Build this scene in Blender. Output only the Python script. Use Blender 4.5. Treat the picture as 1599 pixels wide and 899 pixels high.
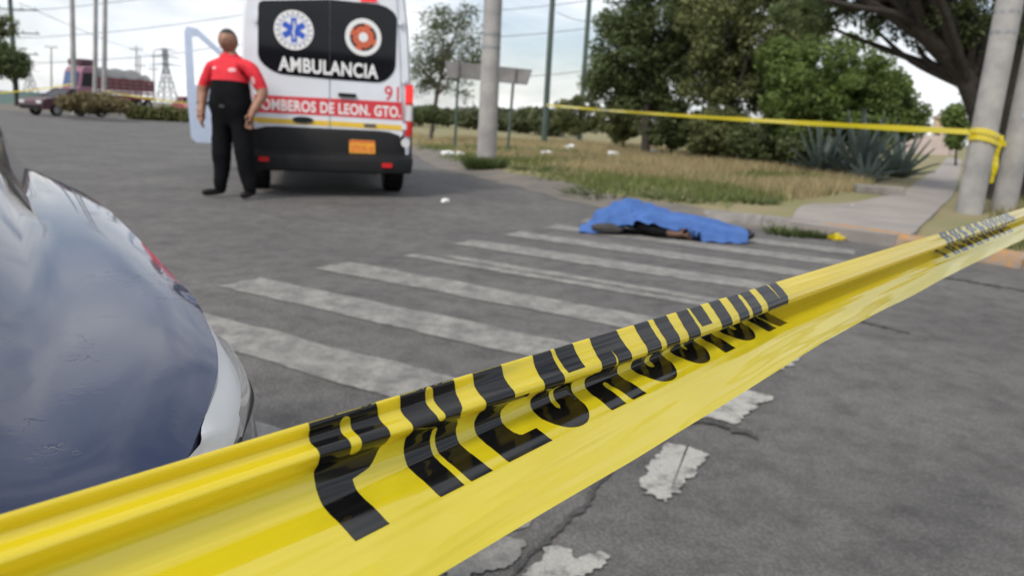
import bpy, bmesh, math, random
import numpy as np
from mathutils import Vector, Matrix, noise

for o in list(bpy.data.objects):
    bpy.data.objects.remove(o, do_unlink=True)
scene = bpy.context.scene
col = scene.collection
rad = math.radians
random.seed(7)
rng = np.random.default_rng(7)

# ------------------------------------------------------------------ camera
PITCH, ROLL, CAM_H, FPX = rad(13.1), rad(3.0), 1.0, 1120.0
PW, PH = 1599.0, 899.0
_f = Vector((0, math.cos(PITCH), -math.sin(PITCH)))
_u0 = Vector((0, math.sin(PITCH), math.cos(PITCH)))
_r0 = Vector((1, 0, 0))
CAM_R = _r0 * math.cos(ROLL) + _u0 * math.sin(ROLL)
CAM_U = _u0 * math.cos(ROLL) - _r0 * math.sin(ROLL)
CAM_F = _f
CAM_P = Vector((0, 0, CAM_H))
cd = bpy.data.cameras.new('camera')
cam = bpy.data.objects.new('camera', cd)
col.objects.link(cam)
m = Matrix((CAM_R, CAM_U, -CAM_F)).transposed().to_4x4()
m.translation = CAM_P
cam.matrix_world = m
cd.sensor_width = 36.0
cd.lens = FPX / PW * 36.0
cd.clip_start = 0.01
cd.clip_end = 3000
cd.dof.use_dof = True
cd.dof.focus_distance = 0.385
cd.dof.aperture_fstop = 12.5
scene.camera = cam

# ------------------------------------------------------------------ world
SUN_EL, SUN_AZ = rad(48), rad(215)      # azimuth clockwise from +Y : behind and left of the camera
world = bpy.data.worlds.new('World')
scene.world = world
world.use_nodes = True
nt = world.node_tree
nt.nodes.clear()
wo = nt.nodes.new('ShaderNodeOutputWorld')
bg = nt.nodes.new('ShaderNodeBackground')
sky = nt.nodes.new('ShaderNodeTexSky')
sky.sky_type = 'NISHITA'
sky.sun_disc = False
sky.sun_elevation = SUN_EL
sky.sun_rotation = SUN_AZ
sky.air_density = 1.0
sky.dust_density = 2.0
tc = nt.nodes.new('ShaderNodeTexCoord')
mp = nt.nodes.new('ShaderNodeMapping')
mp.inputs['Scale'].default_value = (1.0, 1.0, 2.6)
n1 = nt.nodes.new('ShaderNodeTexNoise')
n1.inputs['Scale'].default_value = 2.6
n1.inputs['Detail'].default_value = 9
n1.inputs['Roughness'].default_value = 0.58
n1.inputs['Distortion'].default_value = 0.35
rp = nt.nodes.new('ShaderNodeValToRGB')
rp.color_ramp.elements[0].position = 0.36
rp.color_ramp.elements[0].color = (0.22, 0.22, 0.22, 1)
rp.color_ramp.elements[1].position = 0.60
rp.color_ramp.elements[1].color = (1, 1, 1, 1)
n2 = nt.nodes.new('ShaderNodeTexNoise')
n2.inputs['Scale'].default_value = 5.0
n2.inputs['Detail'].default_value = 6
r2 = nt.nodes.new('ShaderNodeValToRGB')
r2.color_ramp.elements[0].position = 0.3
r2.color_ramp.elements[0].color = (6.4, 6.8, 7.4, 1)
r2.color_ramp.elements[1].position = 0.75
r2.color_ramp.elements[1].color = (10.4, 10.3, 10.1, 1)
mix = nt.nodes.new('ShaderNodeMixRGB')
L = nt.links.new
L(tc.outputs['Generated'], mp.inputs['Vector'])
L(mp.outputs['Vector'], n1.inputs['Vector'])
L(mp.outputs['Vector'], n2.inputs['Vector'])
L(n1.outputs['Fac'], rp.inputs['Fac'])
L(n2.outputs['Fac'], r2.inputs['Fac'])
L(rp.outputs['Color'], mix.inputs['Fac'])
L(sky.outputs['Color'], mix.inputs['Color1'])
L(r2.outputs['Color'], mix.inputs['Color2'])
L(mix.outputs['Color'], bg.inputs['Color'])
bg.inputs['Strength'].default_value = 0.115
L(bg.outputs['Background'], wo.inputs['Surface'])

sd = bpy.data.lights.new('sun', 'SUN')
sd.energy = 2.4
sd.angle = rad(14)
sd.color = (1.0, 0.93, 0.82)
sun = bpy.data.objects.new('sun', sd)
col.objects.link(sun)
sdir = Vector((math.sin(SUN_AZ) * math.cos(SUN_EL), math.cos(SUN_AZ) * math.cos(SUN_EL), math.sin(SUN_EL)))
sun.rotation_euler = sdir.to_track_quat('Z', 'Y').to_euler()
sun.location = (0, 0, 30)

vs = scene.view_settings
vs.view_transform = 'Standard'
vs.look = 'None'
vs.exposure = 0.30
vs.gamma = 1.0
vs.use_curve_mapping = False
scene.render.engine = 'CYCLES'

# ------------------------------------------------------------------ helpers
def ray(x, y):
    return CAM_F + CAM_R * ((x - PW / 2) / FPX) - CAM_U * ((y - PH / 2) / FPX)
def gp(x, y, z=0.0):
    d = ray(x, y)
    return CAM_P + d * ((z - CAM_H) / d.z)
def at(x, y, Y):
    d = ray(x, y)
    return CAM_P + d * (Y / d.y)

def tag(o, label=None, cat=None, group=None, kind=None):
    if label: o['label'] = label
    if cat: o['category'] = cat
    if group: o['group'] = group
    if kind: o['kind'] = kind
    return o

def empty(name, loc=(0, 0, 0), rz=0.0):
    o = bpy.data.objects.new(name, None)
    col.objects.link(o)
    o.location = loc
    o.rotation_euler = (0, 0, rz)
    o.empty_display_size = 0.2
    return o

def link(name, me, m=None, parent=None, smooth=False):
    o = bpy.data.objects.new(name, me)
    col.objects.link(o)
    if m is not None:
        me.materials.clear()
        for mm in (m if isinstance(m, (list, tuple)) else [m]):
            me.materials.append(mm)
    if parent: o.parent = parent
    if smooth:
        me.polygons.foreach_set('use_smooth', [True] * len(me.polygons))
    return o

class MB:
    def __init__(s):
        s.v = []; s.f = []; s.mi = []
    def add(s, v, f, mi=0):
        n = len(s.v)
        s.v += [tuple(p) for p in v]
        s.f += [tuple(i + n for i in q) for q in f]
        s.mi += [mi] * len(f)
        return s
    def box(s, c, d, rot=None, mi=0, taper=1.0):
        v = []
        for z in (-1, 1):
            t = taper if z > 0 else 1.0
            for x, y in ((-1, -1), (1, -1), (1, 1), (-1, 1)):
                p = Vector((x * d[0] / 2 * t, y * d[1] / 2 * t, z * d[2] / 2))
                if rot is not None: p = rot @ p
                v.append(p + Vector(c))
        return s.add(v, [(3, 2, 1, 0), (4, 5, 6, 7), (0, 1, 5, 4), (1, 2, 6, 5), (2, 3, 7, 6), (3, 0, 4, 7)], mi)
    def tube(s, pts, radii, n=8, mi=0, cap=True, ell=None):
        pts = [Vector(p) for p in pts]
        if not isinstance(radii, (list, tuple)): radii = [radii] * len(pts)
        rings = []
        up = Vector((0, 0, 1))
        v = []
        prev = None
        for i, p in enumerate(pts):
            a = pts[max(i - 1, 0)]; b = pts[min(i + 1, len(pts) - 1)]
            t = (b - a).normalized()
            if prev is None:
                ref = Vector((1, 0, 0)) if abs(t.z) > 0.8 else up
                x = t.cross(ref).normalized()
            else:
                x = (prev - t * prev.dot(t)).normalized()
            prev = x
            y = t.cross(x)
            for k in range(n):
                an = 2 * math.pi * k / n
                e = ell or (1, 1)
                v.append(p + (x * math.cos(an) * e[0] + y * math.sin(an) * e[1]) * radii[i])
        f = []
        for i in range(len(pts) - 1):
            for k in range(n):
                a = i * n + k; b = i * n + (k + 1) % n
                f.append((a, b, b + n, a + n))
        if cap:
            f.append(tuple(range(n - 1, -1, -1)))
            f.append(tuple(range((len(pts) - 1) * n, len(pts) * n)))
        return s.add(v, f, mi)
    def grid(s, P, mi=0, closed_u=False, closed_v=False):
        nu, nv = len(P), len(P[0])
        v = [p for r in P for p in r]
        f = []
        for i in range(nu - (0 if closed_u else 1)):
            for j in range(nv - (0 if closed_v else 1)):
                a = i * nv + j; b = i * nv + (j + 1) % nv
                i2 = (i + 1) % nu
                f.append((a, b, i2 * nv + (j + 1) % nv, i2 * nv + j))
        return s.add(v, f, mi)
    def disc(s, c, r, ax_x, ax_y, n=24, mi=0, r_in=0.0):
        c = Vector(c); ax_x = Vector(ax_x); ax_y = Vector(ax_y)
        out = [c + (ax_x * math.cos(2 * math.pi * k / n) + ax_y * math.sin(2 * math.pi * k / n)) * r for k in range(n)]
        if r_in <= 0:
            return s.add(out, [tuple(range(n))], mi)
        inn = [c + (ax_x * math.cos(2 * math.pi * k / n) + ax_y * math.sin(2 * math.pi * k / n)) * r_in for k in range(n)]
        return s.add(out + inn, [(k, (k + 1) % n, n + (k + 1) % n, n + k) for k in range(n)], mi)
    def build(s, name, m=None, parent=None, smooth=False, bevel=0.0, loc=None):
        me = bpy.data.meshes.new(name)
        me.from_pydata(s.v, [], s.f)
        me.update()
        if isinstance(m, (list, tuple)):
            me.polygons.foreach_set('material_index', s.mi)
        bm = bmesh.new(); bm.from_mesh(me)
        bmesh.ops.recalc_face_normals(bm, faces=bm.faces)
        bm.to_mesh(me); bm.free()
        o = link(name, me, m, parent, smooth)
        if isinstance(m, (list, tuple)):
            me.polygons.foreach_set('material_index', s.mi)
        if loc is not None: o.location = loc
        if bevel > 0:
            b = o.modifiers.new('bevel', 'BEVEL'); b.width = bevel; b.segments = 2; b.limit_method = 'ANGLE'
        if smooth:
            try:
                e = o.modifiers.new('split', 'EDGE_SPLIT'); e.split_angle = rad(40)
            except Exception: pass
        return o

def quads_mesh(name, V, nper=4):
    """V: (n*nper,3) array, faces of nper consecutive verts"""
    me = bpy.data.meshes.new(name)
    n = len(V) // nper
    me.vertices.add(len(V)); me.loops.add(n * nper); me.polygons.add(n)
    me.vertices.foreach_set('co', np.ascontiguousarray(V, dtype=np.float32).ravel())
    me.loops.foreach_set('vertex_index', np.arange(n * nper, dtype=np.int32))
    me.polygons.foreach_set('loop_start', np.arange(n, dtype=np.int32) * nper)
    me.update(calc_edges=True)
    return me

# ------------------------------------------------------------------ materials
def srgb(r, g, b):
    def c(x):
        x /= 255.0
        return x / 12.92 if x <= 0.04045 else ((x + 0.055) / 1.055) ** 2.4
    return (c(r), c(g), c(b))

def mat(name, base, rough=0.6, metal=0.0, var=0.0, vscale=8.0, base2=None, bump=0.0, bscale=60.0, coat=0.0,
        spec=0.5, trans=None, emit=None, estr=0.0, island=0.0, coords='Object', detail=6):
    m = bpy.data.materials.new(name)
    m.use_nodes = True
    t = m.node_tree
    b = t.nodes['Principled BSDF']
    b.inputs['Base Color'].default_value = (*base, 1)
    b.inputs['Roughness'].default_value = rough
    b.inputs['Metallic'].default_value = metal
    b.inputs['Coat Weight'].default_value = coat
    b.inputs['Coat Roughness'].default_value = 0.04
    b.inputs['Specular IOR Level'].default_value = spec
    tcn = t.nodes.new('ShaderNodeTexCoord')
    src = None
    if var > 0 or base2:
        nz = t.nodes.new('ShaderNodeTexNoise')
        nz.inputs['Scale'].default_value = vscale
        nz.inputs['Detail'].default_value = detail
        nz.inputs['Roughness'].default_value = 0.65
        t.links.new(tcn.outputs[coords], nz.inputs['Vector'])
        cr = t.nodes.new('ShaderNodeValToRGB')
        cr.color_ramp.elements[0].position = 0.32
        cr.color_ramp.elements[1].position = 0.68
        b2 = base2 or tuple(min(1, c * (1 + var)) for c in base)
        b1 = base if base2 else tuple(c * (1 - var) for c in base)
        cr.color_ramp.elements[0].color = (*b1, 1)
        cr.color_ramp.elements[1].color = (*b2, 1)
        t.links.new(nz.outputs['Fac'], cr.inputs['Fac'])
        src = cr.outputs['Color']
    if island > 0:
        g = t.nodes.new('ShaderNodeNewGeometry')
        hs = t.nodes.new('ShaderNodeHueSaturation')
        mr = t.nodes.new('ShaderNodeMapRange')
        mr.inputs['To Min'].default_value = 1 - island
        mr.inputs['To Max'].default_value = 1 + island
        t.links.new(g.outputs['Random Per Island'], mr.inputs['Value'])
        t.links.new(mr.outputs['Result'], hs.inputs['Value'])
        if src: t.links.new(src, hs.inputs['Color'])
        else: hs.inputs['Color'].default_value = (*base, 1)
        src = hs.outputs['Color']
    if src: t.links.new(src, b.inputs['Base Color'])
    if bump > 0:
        nb = t.nodes.new('ShaderNodeTexNoise')
        nb.inputs['Scale'].default_value = bscale
        nb.inputs['Detail'].default_value = 8
        t.links.new(tcn.outputs[coords], nb.inputs['Vector'])
        bp = t.nodes.new('ShaderNodeBump')
        bp.inputs['Strength'].default_value = bump
        bp.inputs['Distance'].default_value = 0.02
        t.links.new(nb.outputs['Fac'], bp.inputs['Height'])
        t.links.new(bp.outputs['Normal'], b.inputs['Normal'])
    if trans:
        w, tcol = trans
        tr = t.nodes.new('ShaderNodeBsdfTranslucent')
        if tcol is None and src: t.links.new(src, tr.inputs['Color'])
        else: tr.inputs['Color'].default_value = (*(tcol or base), 1)
        mx = t.nodes.new('ShaderNodeMixShader')
        mx.inputs['Fac'].default_value = w
        t.links.new(b.outputs['BSDF'], mx.inputs[1])
        t.links.new(tr.outputs['BSDF'], mx.inputs[2])
        t.links.new(mx.outputs['Shader'], t.nodes['Material Output'].inputs['Surface'])
    if emit:
        b.inputs['Emission Color'].default_value = (*emit, 1)
        b.inputs['Emission Strength'].default_value = estr
    return m

def nodes_of(m):
    return m.node_tree, m.node_tree.nodes['Principled BSDF']

def asphalt(name, c1, c2, speck=0.26):
    m = bpy.data.materials.new(name); m.use_nodes = True
    t, b = nodes_of(m)
    tcn = t.nodes.new('ShaderNodeTexCoord')
    big = t.nodes.new('ShaderNodeTexNoise'); big.inputs['Scale'].default_value = 0.9; big.inputs['Detail'].default_value = 10; big.inputs['Roughness'].default_value = 0.7
    cr = t.nodes.new('ShaderNodeValToRGB')
    cr.color_ramp.elements[0].position = 0.30; cr.color_ramp.elements[0].color = (*c1, 1)
    cr.color_ramp.elements[1].position = 0.70; cr.color_ramp.elements[1].color = (*c2, 1)
    fine = t.nodes.new('ShaderNodeTexVoronoi'); fine.inputs['Scale'].default_value = 95
    fr = t.nodes.new('ShaderNodeMapRange'); fr.inputs['From Max'].default_value = 0.6
    fr.inputs['To Min'].default_value = 1 + speck; fr.inputs['To Max'].default_value = 1 - speck
    spots = t.nodes.new('ShaderNodeTexNoise'); spots.inputs['Scale'].default_value = 6.5; spots.inputs['Detail'].default_value = 8; spots.inputs['Roughness'].default_value = 0.75
    sr = t.nodes.new('ShaderNodeMapRange'); sr.inputs['From Min'].default_value = 0.28; sr.inputs['From Max'].default_value = 0.55
    sr.inputs['To Min'].default_value = 0.50; sr.inputs['To Max'].default_value = 1.08
    ml = t.nodes.new('ShaderNodeMath'); ml.operation = 'MULTIPLY'
    hs = t.nodes.new('ShaderNodeHueSaturation')
    for n in (big, fine, spots): t.links.new(tcn.outputs['Object'], n.inputs['Vector'])
    t.links.new(big.outputs['Fac'], cr.inputs['Fac'])
    t.links.new(fine.outputs['Distance'], fr.inputs['Value'])
    t.links.new(spots.outputs['Fac'], sr.inputs['Value'])
    t.links.new(fr.outputs['Result'], ml.inputs[0]); t.links.new(sr.outputs['Result'], ml.inputs[1])
    t.links.new(ml.outputs['Value'], hs.inputs['Value']); t.links.new(cr.outputs['Color'], hs.inputs['Color'])
    t.links.new(hs.outputs['Color'], b.inputs['Base Color'])
    b.inputs['Roughness'].default_value = 0.85
    bp = t.nodes.new('ShaderNodeBump'); bp.inputs['Strength'].default_value = 0.8; bp.inputs['Distance'].default_value = 0.008
    t.links.new(fine.outputs['Distance'], bp.inputs['Height']); t.links.new(bp.outputs['Normal'], b.inputs['Normal'])
    return m

def worn_paint(name, paint, under, scale=7.0, lo=0.40, hi=0.52):
    m = bpy.data.materials.new(name); m.use_nodes = True
    t, b = nodes_of(m)
    tcn = t.nodes.new('ShaderNodeTexCoord')
    n = t.nodes.new('ShaderNodeTexNoise'); n.inputs['Scale'].default_value = scale; n.inputs['Detail'].default_value = 12; n.inputs['Roughness'].default_value = 0.8
    r = t.nodes.new('ShaderNodeMapRange'); r.inputs['From Min'].default_value = lo; r.inputs['From Max'].default_value = hi
    mx = t.nodes.new('ShaderNodeMixRGB'); mx.inputs['Color1'].default_value = (*under, 1); mx.inputs['Color2'].default_value = (*paint, 1)
    f = t.nodes.new('ShaderNodeTexVoronoi'); f.inputs['Scale'].default_value = 150
    fr = t.nodes.new('ShaderNodeMapRange'); fr.inputs['From Max'].default_value = 0.6; fr.inputs['To Min'].default_value = 1.12; fr.inputs['To Max'].default_value = 0.82
    hs = t.nodes.new('ShaderNodeHueSaturation')
    t.links.new(tcn.outputs['Object'], n.inputs['Vector']); t.links.new(tcn.outputs['Object'], f.inputs['Vector'])
    t.links.new(n.outputs['Fac'], r.inputs['Value']); t.links.new(r.outputs['Result'], mx.inputs['Fac'])
    t.links.new(f.outputs['Distance'], fr.inputs['Value']); t.links.new(fr.outputs['Result'], hs.inputs['Value'])
    t.links.new(mx.outputs['Color'], hs.inputs['Color']); t.links.new(hs.outputs['Color'], b.inputs['Base Color'])
    b.inputs['Roughness'].default_value = 0.8
    return m

M = {}
M['asphalt'] = asphalt('worn asphalt', (0.084, 0.081, 0.081), (0.150, 0.145, 0.141))
M['tar'] = asphalt('dark tar', (0.035, 0.035, 0.037), (0.085, 0.083, 0.083))
M['stripe'] = worn_paint('worn white road paint', (0.29, 0.285, 0.265), (0.125, 0.122, 0.122), 7.0, 0.40, 0.62)
M['stripe2'] = worn_paint('flaked white road paint', (0.36, 0.355, 0.335), (0.125, 0.123, 0.123), 13.0, 0.38, 0.52)
M['soil'] = mat('dry soil', (0.10, 0.088, 0.058), 0.95, var=0.3, vscale=0.8, base2=(0.17, 0.155, 0.07), bump=0.6, bscale=14)
M['verge'] = mat('verge soil and turf', (0.24, 0.19, 0.115), 0.95, base2=(0.14, 0.155, 0.055), vscale=0.55, bump=0.8, bscale=22, detail=10)
M['dirt'] = mat('roadside dirt', (0.17, 0.15, 0.125), 0.95, base2=(0.105, 0.098, 0.09), vscale=1.4, bump=0.7, bscale=30, detail=10)
M['path'] = mat('grey path concrete', (0.20, 0.185, 0.175), 0.9, base2=(0.29, 0.265, 0.245), vscale=1.2, bump=0.4, bscale=40, detail=10)
M['concrete'] = mat('pole concrete', (0.22, 0.22, 0.225), 0.85, base2=(0.38, 0.37, 0.36), vscale=2.2, bump=0.2, bscale=60)
M['kerb_paint'] = worn_paint('faded orange kerb paint', (0.42, 0.22, 0.07), (0.24, 0.22, 0.20), 5.0, 0.42, 0.56)
M['kerb_grey'] = mat('kerb concrete', (0.20, 0.19, 0.18), 0.9, var=0.3, vscale=5, bump=0.3)
M['grass_green'] = mat('green grass', (0.125, 0.155, 0.045), 0.7, island=0.5, trans=(0.35, (0.16, 0.20, 0.055)))
M['grass_dry'] = mat('dry grass', (0.35, 0.29, 0.16), 0.8, island=0.5, trans=(0.35, (0.37, 0.31, 0.17)))
M['bark'] = mat('dark bark', (0.035, 0.029, 0.024), 0.9, var=0.4, vscale=9, bump=0.8, bscale=25)
M['bark_grey'] = mat('grey bark', (0.10, 0.088, 0.075), 0.9, var=0.35, vscale=9, bump=0.6, bscale=25)
def leafmat(n, c, isl=0.4, tw=0.45):
    return mat(n, c, 0.55, island=isl, var=0.35, vscale=0.9, trans=(tw, None), spec=0.35)
M['leaf_dark'] = leafmat('dark foliage', (0.110, 0.142, 0.058))
M['leaf_green'] = leafmat('green foliage', (0.135, 0.190, 0.052))
M['leaf_olive'] = leafmat('olive foliage', (0.155, 0.175, 0.070))
M['leaf_far'] = leafmat('far foliage', (0.10, 0.12, 0.055))
M['agave'] = mat('blue grey agave leaf', (0.10, 0.135, 0.125), 0.55, var=0.25, vscale=3)
M['steel_green'] = mat('weathered green steel', (0.075, 0.105, 0.095), 0.5, metal=0.3, var=0.2, vscale=2)
M['steel_grey'] = mat('galvanised steel', (0.30, 0.31, 0.32), 0.45, metal=0.6, var=0.2, vscale=3)
M['sign_back'] = mat('weathered sign back', (0.17, 0.168, 0.17), 0.6, metal=0.2, var=0.2, vscale=2)
M['wire'] = mat('power cable', (0.06, 0.06, 0.065), 0.6)
M['white_paint'] = mat('white vehicle paint', (0.70, 0.735, 0.80), 0.3, coat=0.6, var=0.05, vscale=2)
M['black_plastic'] = mat('black plastic', (0.010, 0.0105, 0.012), 0.6, spec=0.25, var=0.2, vscale=6)
M['rubber'] = mat('tyre rubber', (0.010, 0.010, 0.010), 0.85, spec=0.2, var=0.3, vscale=12)
M['rim'] = mat('wheel rim', (0.35, 0.36, 0.37), 0.4, metal=0.8, var=0.1)
M['glass_dark'] = mat('tinted glass', (0.006, 0.007, 0.010), 0.05, spec=0.28, var=0.15, vscale=1)
M['red_lens'] = mat('red lamp lens', (0.55, 0.012, 0.014), 0.15, coat=0.5, var=0.1, vscale=20)
M['red_lit'] = mat('lit red lamp', (0.8, 0.03, 0.03), 0.2, emit=(1.0, 0.02, 0.02), estr=0.45)
M['clear_lens'] = mat('clear lamp lens', (0.62, 0.63, 0.65), 0.1, coat=0.6, var=0.1, vscale=20)
M['red_vinyl'] = mat('red vinyl stripe', (0.62, 0.045, 0.06), 0.4, var=0.1, vscale=4)
M['yellow_vinyl'] = mat('yellow vinyl stripe', (0.75, 0.50, 0.05), 0.4, var=0.1, vscale=4)
M['white_vinyl'] = mat('white vinyl lettering', (0.78, 0.79, 0.80), 0.5, var=0.04, vscale=4)
M['blue_vinyl'] = mat('blue vinyl', (0.03, 0.10, 0.52), 0.4, var=0.1, vscale=4)
M['orange_vinyl'] = mat('orange red vinyl', (0.60, 0.12, 0.05), 0.4, var=0.1, vscale=4)
M['plate'] = mat('orange licence plate', (0.78, 0.36, 0.03), 0.4, var=0.1, vscale=20)
M['lamp_white'] = mat('white headlamp reflector', (0.90, 0.92, 0.95), 0.35, coat=0.4, var=0.03)
M['chrome'] = mat('dark chrome', (0.25, 0.26, 0.28), 0.2, metal=0.9, var=0.1)
M['gap'] = mat('panel gap', (0.01, 0.01, 0.011), 0.8, var=0.1)
M['skin'] = mat('skin', (0.27, 0.135, 0.088), 0.55, var=0.1, vscale=20)
M['skin2'] = mat('dark skin', (0.105, 0.052, 0.036), 0.6, var=0.15, vscale=20)
M['hair'] = mat('short grey black hair', (0.03, 0.027, 0.025), 0.8, var=0.4, vscale=60)
M['shirt_red'] = mat('red cotton', (0.62, 0.018, 0.035), 0.8, var=0.15, vscale=15, bump=0.2, bscale=20)
M['cloth_black'] = mat('black cotton', (0.006, 0.0065, 0.008), 0.9, spec=0.12, var=0.3, vscale=10, bump=0.2, bscale=20)
M['cloth_grey'] = mat('charcoal cloth', (0.04, 0.038, 0.04), 0.9, var=0.3, vscale=15, bump=0.3, bscale=30)
M['shoe'] = mat('black shoe leather', (0.008, 0.008, 0.008), 0.45, spec=0.25, var=0.2)
M['sheet'] = mat('blue cloth sheet', (0.045, 0.115, 0.33), 0.85, var=0.12, vscale=6, bump=0.3, bscale=25)
M['litter'] = mat('crumpled white plastic', (0.68, 0.69, 0.72), 0.5, var=0.1, vscale=20)
M['beige_wall'] = mat('beige house wall', (0.44, 0.33, 0.24), 0.85, var=0.1, vscale=2)
M['pink_wall'] = mat('pinkish house wall', (0.42, 0.35, 0.33), 0.85, var=0.1, vscale=2)
M['house_glass'] = mat('house window glass', (0.06, 0.07, 0.08), 0.1, var=0.1)
M['truck_pink'] = mat('faded magenta truck paint', (0.25, 0.115, 0.165), 0.5, coat=0.1, var=0.1, vscale=2)
M['truck_grey'] = mat('grey tarpaulin', (0.16, 0.165, 0.17), 0.7, var=0.15, vscale=2)
M['truck_red'] = mat('dark red stake rails', (0.20, 0.04, 0.05), 0.6, var=0.2, vscale=3)
M['maroon'] = mat('maroon car paint', (0.055, 0.014, 0.026), 0.35, coat=0.3, var=0.05)
M['redcar'] = mat('red car paint', (0.42, 0.05, 0.055), 0.3, coat=0.6, var=0.05)
M['brush'] = mat('dry brushwood', (0.15, 0.125, 0.06), 0.9, island=0.45, trans=(0.2, None), var=0.3, vscale=2)
M['teal'] = mat('teal painted wall', (0.13, 0.20, 0.20), 0.8, var=0.1)

# caution tape film: yellow polyethylene, lets some light through
def film():
    m = bpy.data.materials.new('yellow plastic film'); m.use_nodes = True
    t, b = nodes_of(m)
    tcn = t.nodes.new('ShaderNodeTexCoord')
    n = t.nodes.new('ShaderNodeTexNoise'); n.inputs['Scale'].default_value = 30; n.inputs['Detail'].default_value = 5
    t.links.new(tcn.outputs['Object'], n.inputs['Vector'])
    cr = t.nodes.new('ShaderNodeValToRGB')
    cr.color_ramp.elements[0].color = (0.80, 0.66, 0.012, 1); cr.color_ramp.elements[1].color = (0.86, 0.72, 0.020, 1)
    t.links.new(n.outputs['Fac'], cr.inputs['Fac']); t.links.new(cr.outputs['Color'], b.inputs['Base Color'])
    b.inputs['Roughness'].default_value = 0.16
    b.inputs['Specular IOR Level'].default_value = 0.8
    b.inputs['Coat Weight'].default_value = 1.0
    b.inputs['Coat IOR'].default_value = 1.62
    b.inputs['Coat Roughness'].default_value = 0.06
    tr = t.nodes.new('ShaderNodeBsdfTranslucent'); tr.inputs['Color'].default_value = (0.92, 0.76, 0.05, 1)
    mx = t.nodes.new('ShaderNodeMixShader'); mx.inputs['Fac'].default_value = 0.46
    t.links.new(b.outputs['BSDF'], mx.inputs[1]); t.links.new(tr.outputs['BSDF'], mx.inputs[2])
    t.links.new(mx.outputs['Shader'], t.nodes['Material Output'].inputs['Surface'])
    # fine stretch streaks along the film
    return m
M['film'] = film()
M['ink'] = mat('black print', (0.004, 0.004, 0.0045), 0.13, spec=0.5, var=0.3, vscale=40)

def car_paint(name, base):
    m = bpy.data.materials.new(name); m.use_nodes = True
    t, b = nodes_of(m)
    b.inputs['Metallic'].default_value = 0.15
    b.inputs['Specular IOR Level'].default_value = 0.15
    b.inputs['Roughness'].default_value = 0.45
    b.inputs['Coat Weight'].default_value = 1.0
    b.inputs['Coat IOR'].default_value = 1.28
    b.inputs['Coat Roughness'].default_value = 0.015
    tcn = t.nodes.new('ShaderNodeTexCoord')
    n = t.nodes.new('ShaderNodeTexNoise'); n.inputs['Scale'].default_value = 18; n.inputs['Detail'].default_value = 8
    cr = t.nodes.new('ShaderNodeValToRGB')
    cr.color_ramp.elements[0].color = (*[c * 0.9 for c in base], 1); cr.color_ramp.elements[1].color = (*[c * 1.12 for c in base], 1)
    # crazed clear coat: fine cracks where a noise mask allows
    wn = t.nodes.new('ShaderNodeTexNoise'); wn.inputs['Scale'].default_value = 25; wn.inputs['Detail'].default_value = 4
    wm = t.nodes.new('ShaderNodeMixRGB'); wm.inputs['Fac'].default_value = 0.16
    vo = t.nodes.new('ShaderNodeTexVoronoi'); vo.feature = 'DISTANCE_TO_EDGE'; vo.inputs['Scale'].default_value = 16
    vr = t.nodes.new('ShaderNodeMapRange'); vr.inputs['From Max'].default_value = 0.012
    mk = t.nodes.new('ShaderNodeTexNoise'); mk.inputs['Scale'].default_value = 7; mk.inputs['Detail'].default_value = 3
    mr = t.nodes.new('ShaderNodeMapRange'); mr.inputs['From Min'].default_value = 0.555; mr.inputs['From Max'].default_value = 0.60; mr.inputs['To Min'].default_value = 1; mr.inputs['To Max'].default_value = 0
    mx = t.nodes.new('ShaderNodeMath'); mx.operation = 'MAXIMUM'
    pe = t.nodes.new('ShaderNodeTexNoise'); pe.inputs['Scale'].default_value = 260; pe.inputs['Detail'].default_value = 2
    b1 = t.nodes.new('ShaderNodeBump'); b1.inputs['Strength'].default_value = 0.4; b1.inputs['Distance'].default_value = 0.0008
    b2 = t.nodes.new('ShaderNodeBump'); b2.inputs['Strength'].default_value = 0.035; b2.inputs['Distance'].default_value = 0.0010
    dk = t.nodes.new('ShaderNodeMixRGB'); dk.blend_type = 'MULTIPLY'; dk.inputs['Fac'].default_value = 0.5
    lk = t.links.new
    for k in (n, wn, mk, pe): lk(tcn.outputs['Object'], k.inputs['Vector'])
    lk(tcn.outputs['Object'], wm.inputs['Color1']); lk(wn.outputs['Color'], wm.inputs['Color2']); lk(wm.outputs['Color'], vo.inputs['Vector'])
    lk(vo.outputs['Distance'], vr.inputs['Value']); lk(mk.outputs['Fac'], mr.inputs['Value'])
    lk(vr.outputs['Result'], mx.inputs[0]); lk(mr.outputs['Result'], mx.inputs[1])
    lk(n.outputs['Fac'], cr.inputs['Fac']); lk(cr.outputs['Color'], dk.inputs['Color1']); lk(mx.outputs['Value'], dk.inputs['Color2'])
    lk(dk.outputs['Color'], b.inputs['Base Color'])
    lk(pe.outputs['Fac'], b2.inputs['Height']); lk(mx.outputs['Value'], b1.inputs['Height']); lk(b2.outputs['Normal'], b1.inputs['Normal'])
    lk(b1.outputs['Normal'], b.inputs['Normal']); lk(b1.outputs['Normal'], b.inputs['Coat Normal'])
    return m
M['navy'] = car_paint('dark blue crazed car paint', (0.011, 0.020, 0.058))

# ================================================================== SETTING
# ---- ground sheet to the horizon
g = MB()
xs = [-1500, -600, -250, -120, -60, -30, -12, 0, 12, 30, 60, 120, 250, 600, 1500]
g.grid([[(x, y, -0.03) for x in xs] for y in [-300, -60, -20, 0, 10, 20, 40, 60, 100, 200, 500, 1500]])
tag(g.build('ground', M['soil']), kind='structure')

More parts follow.
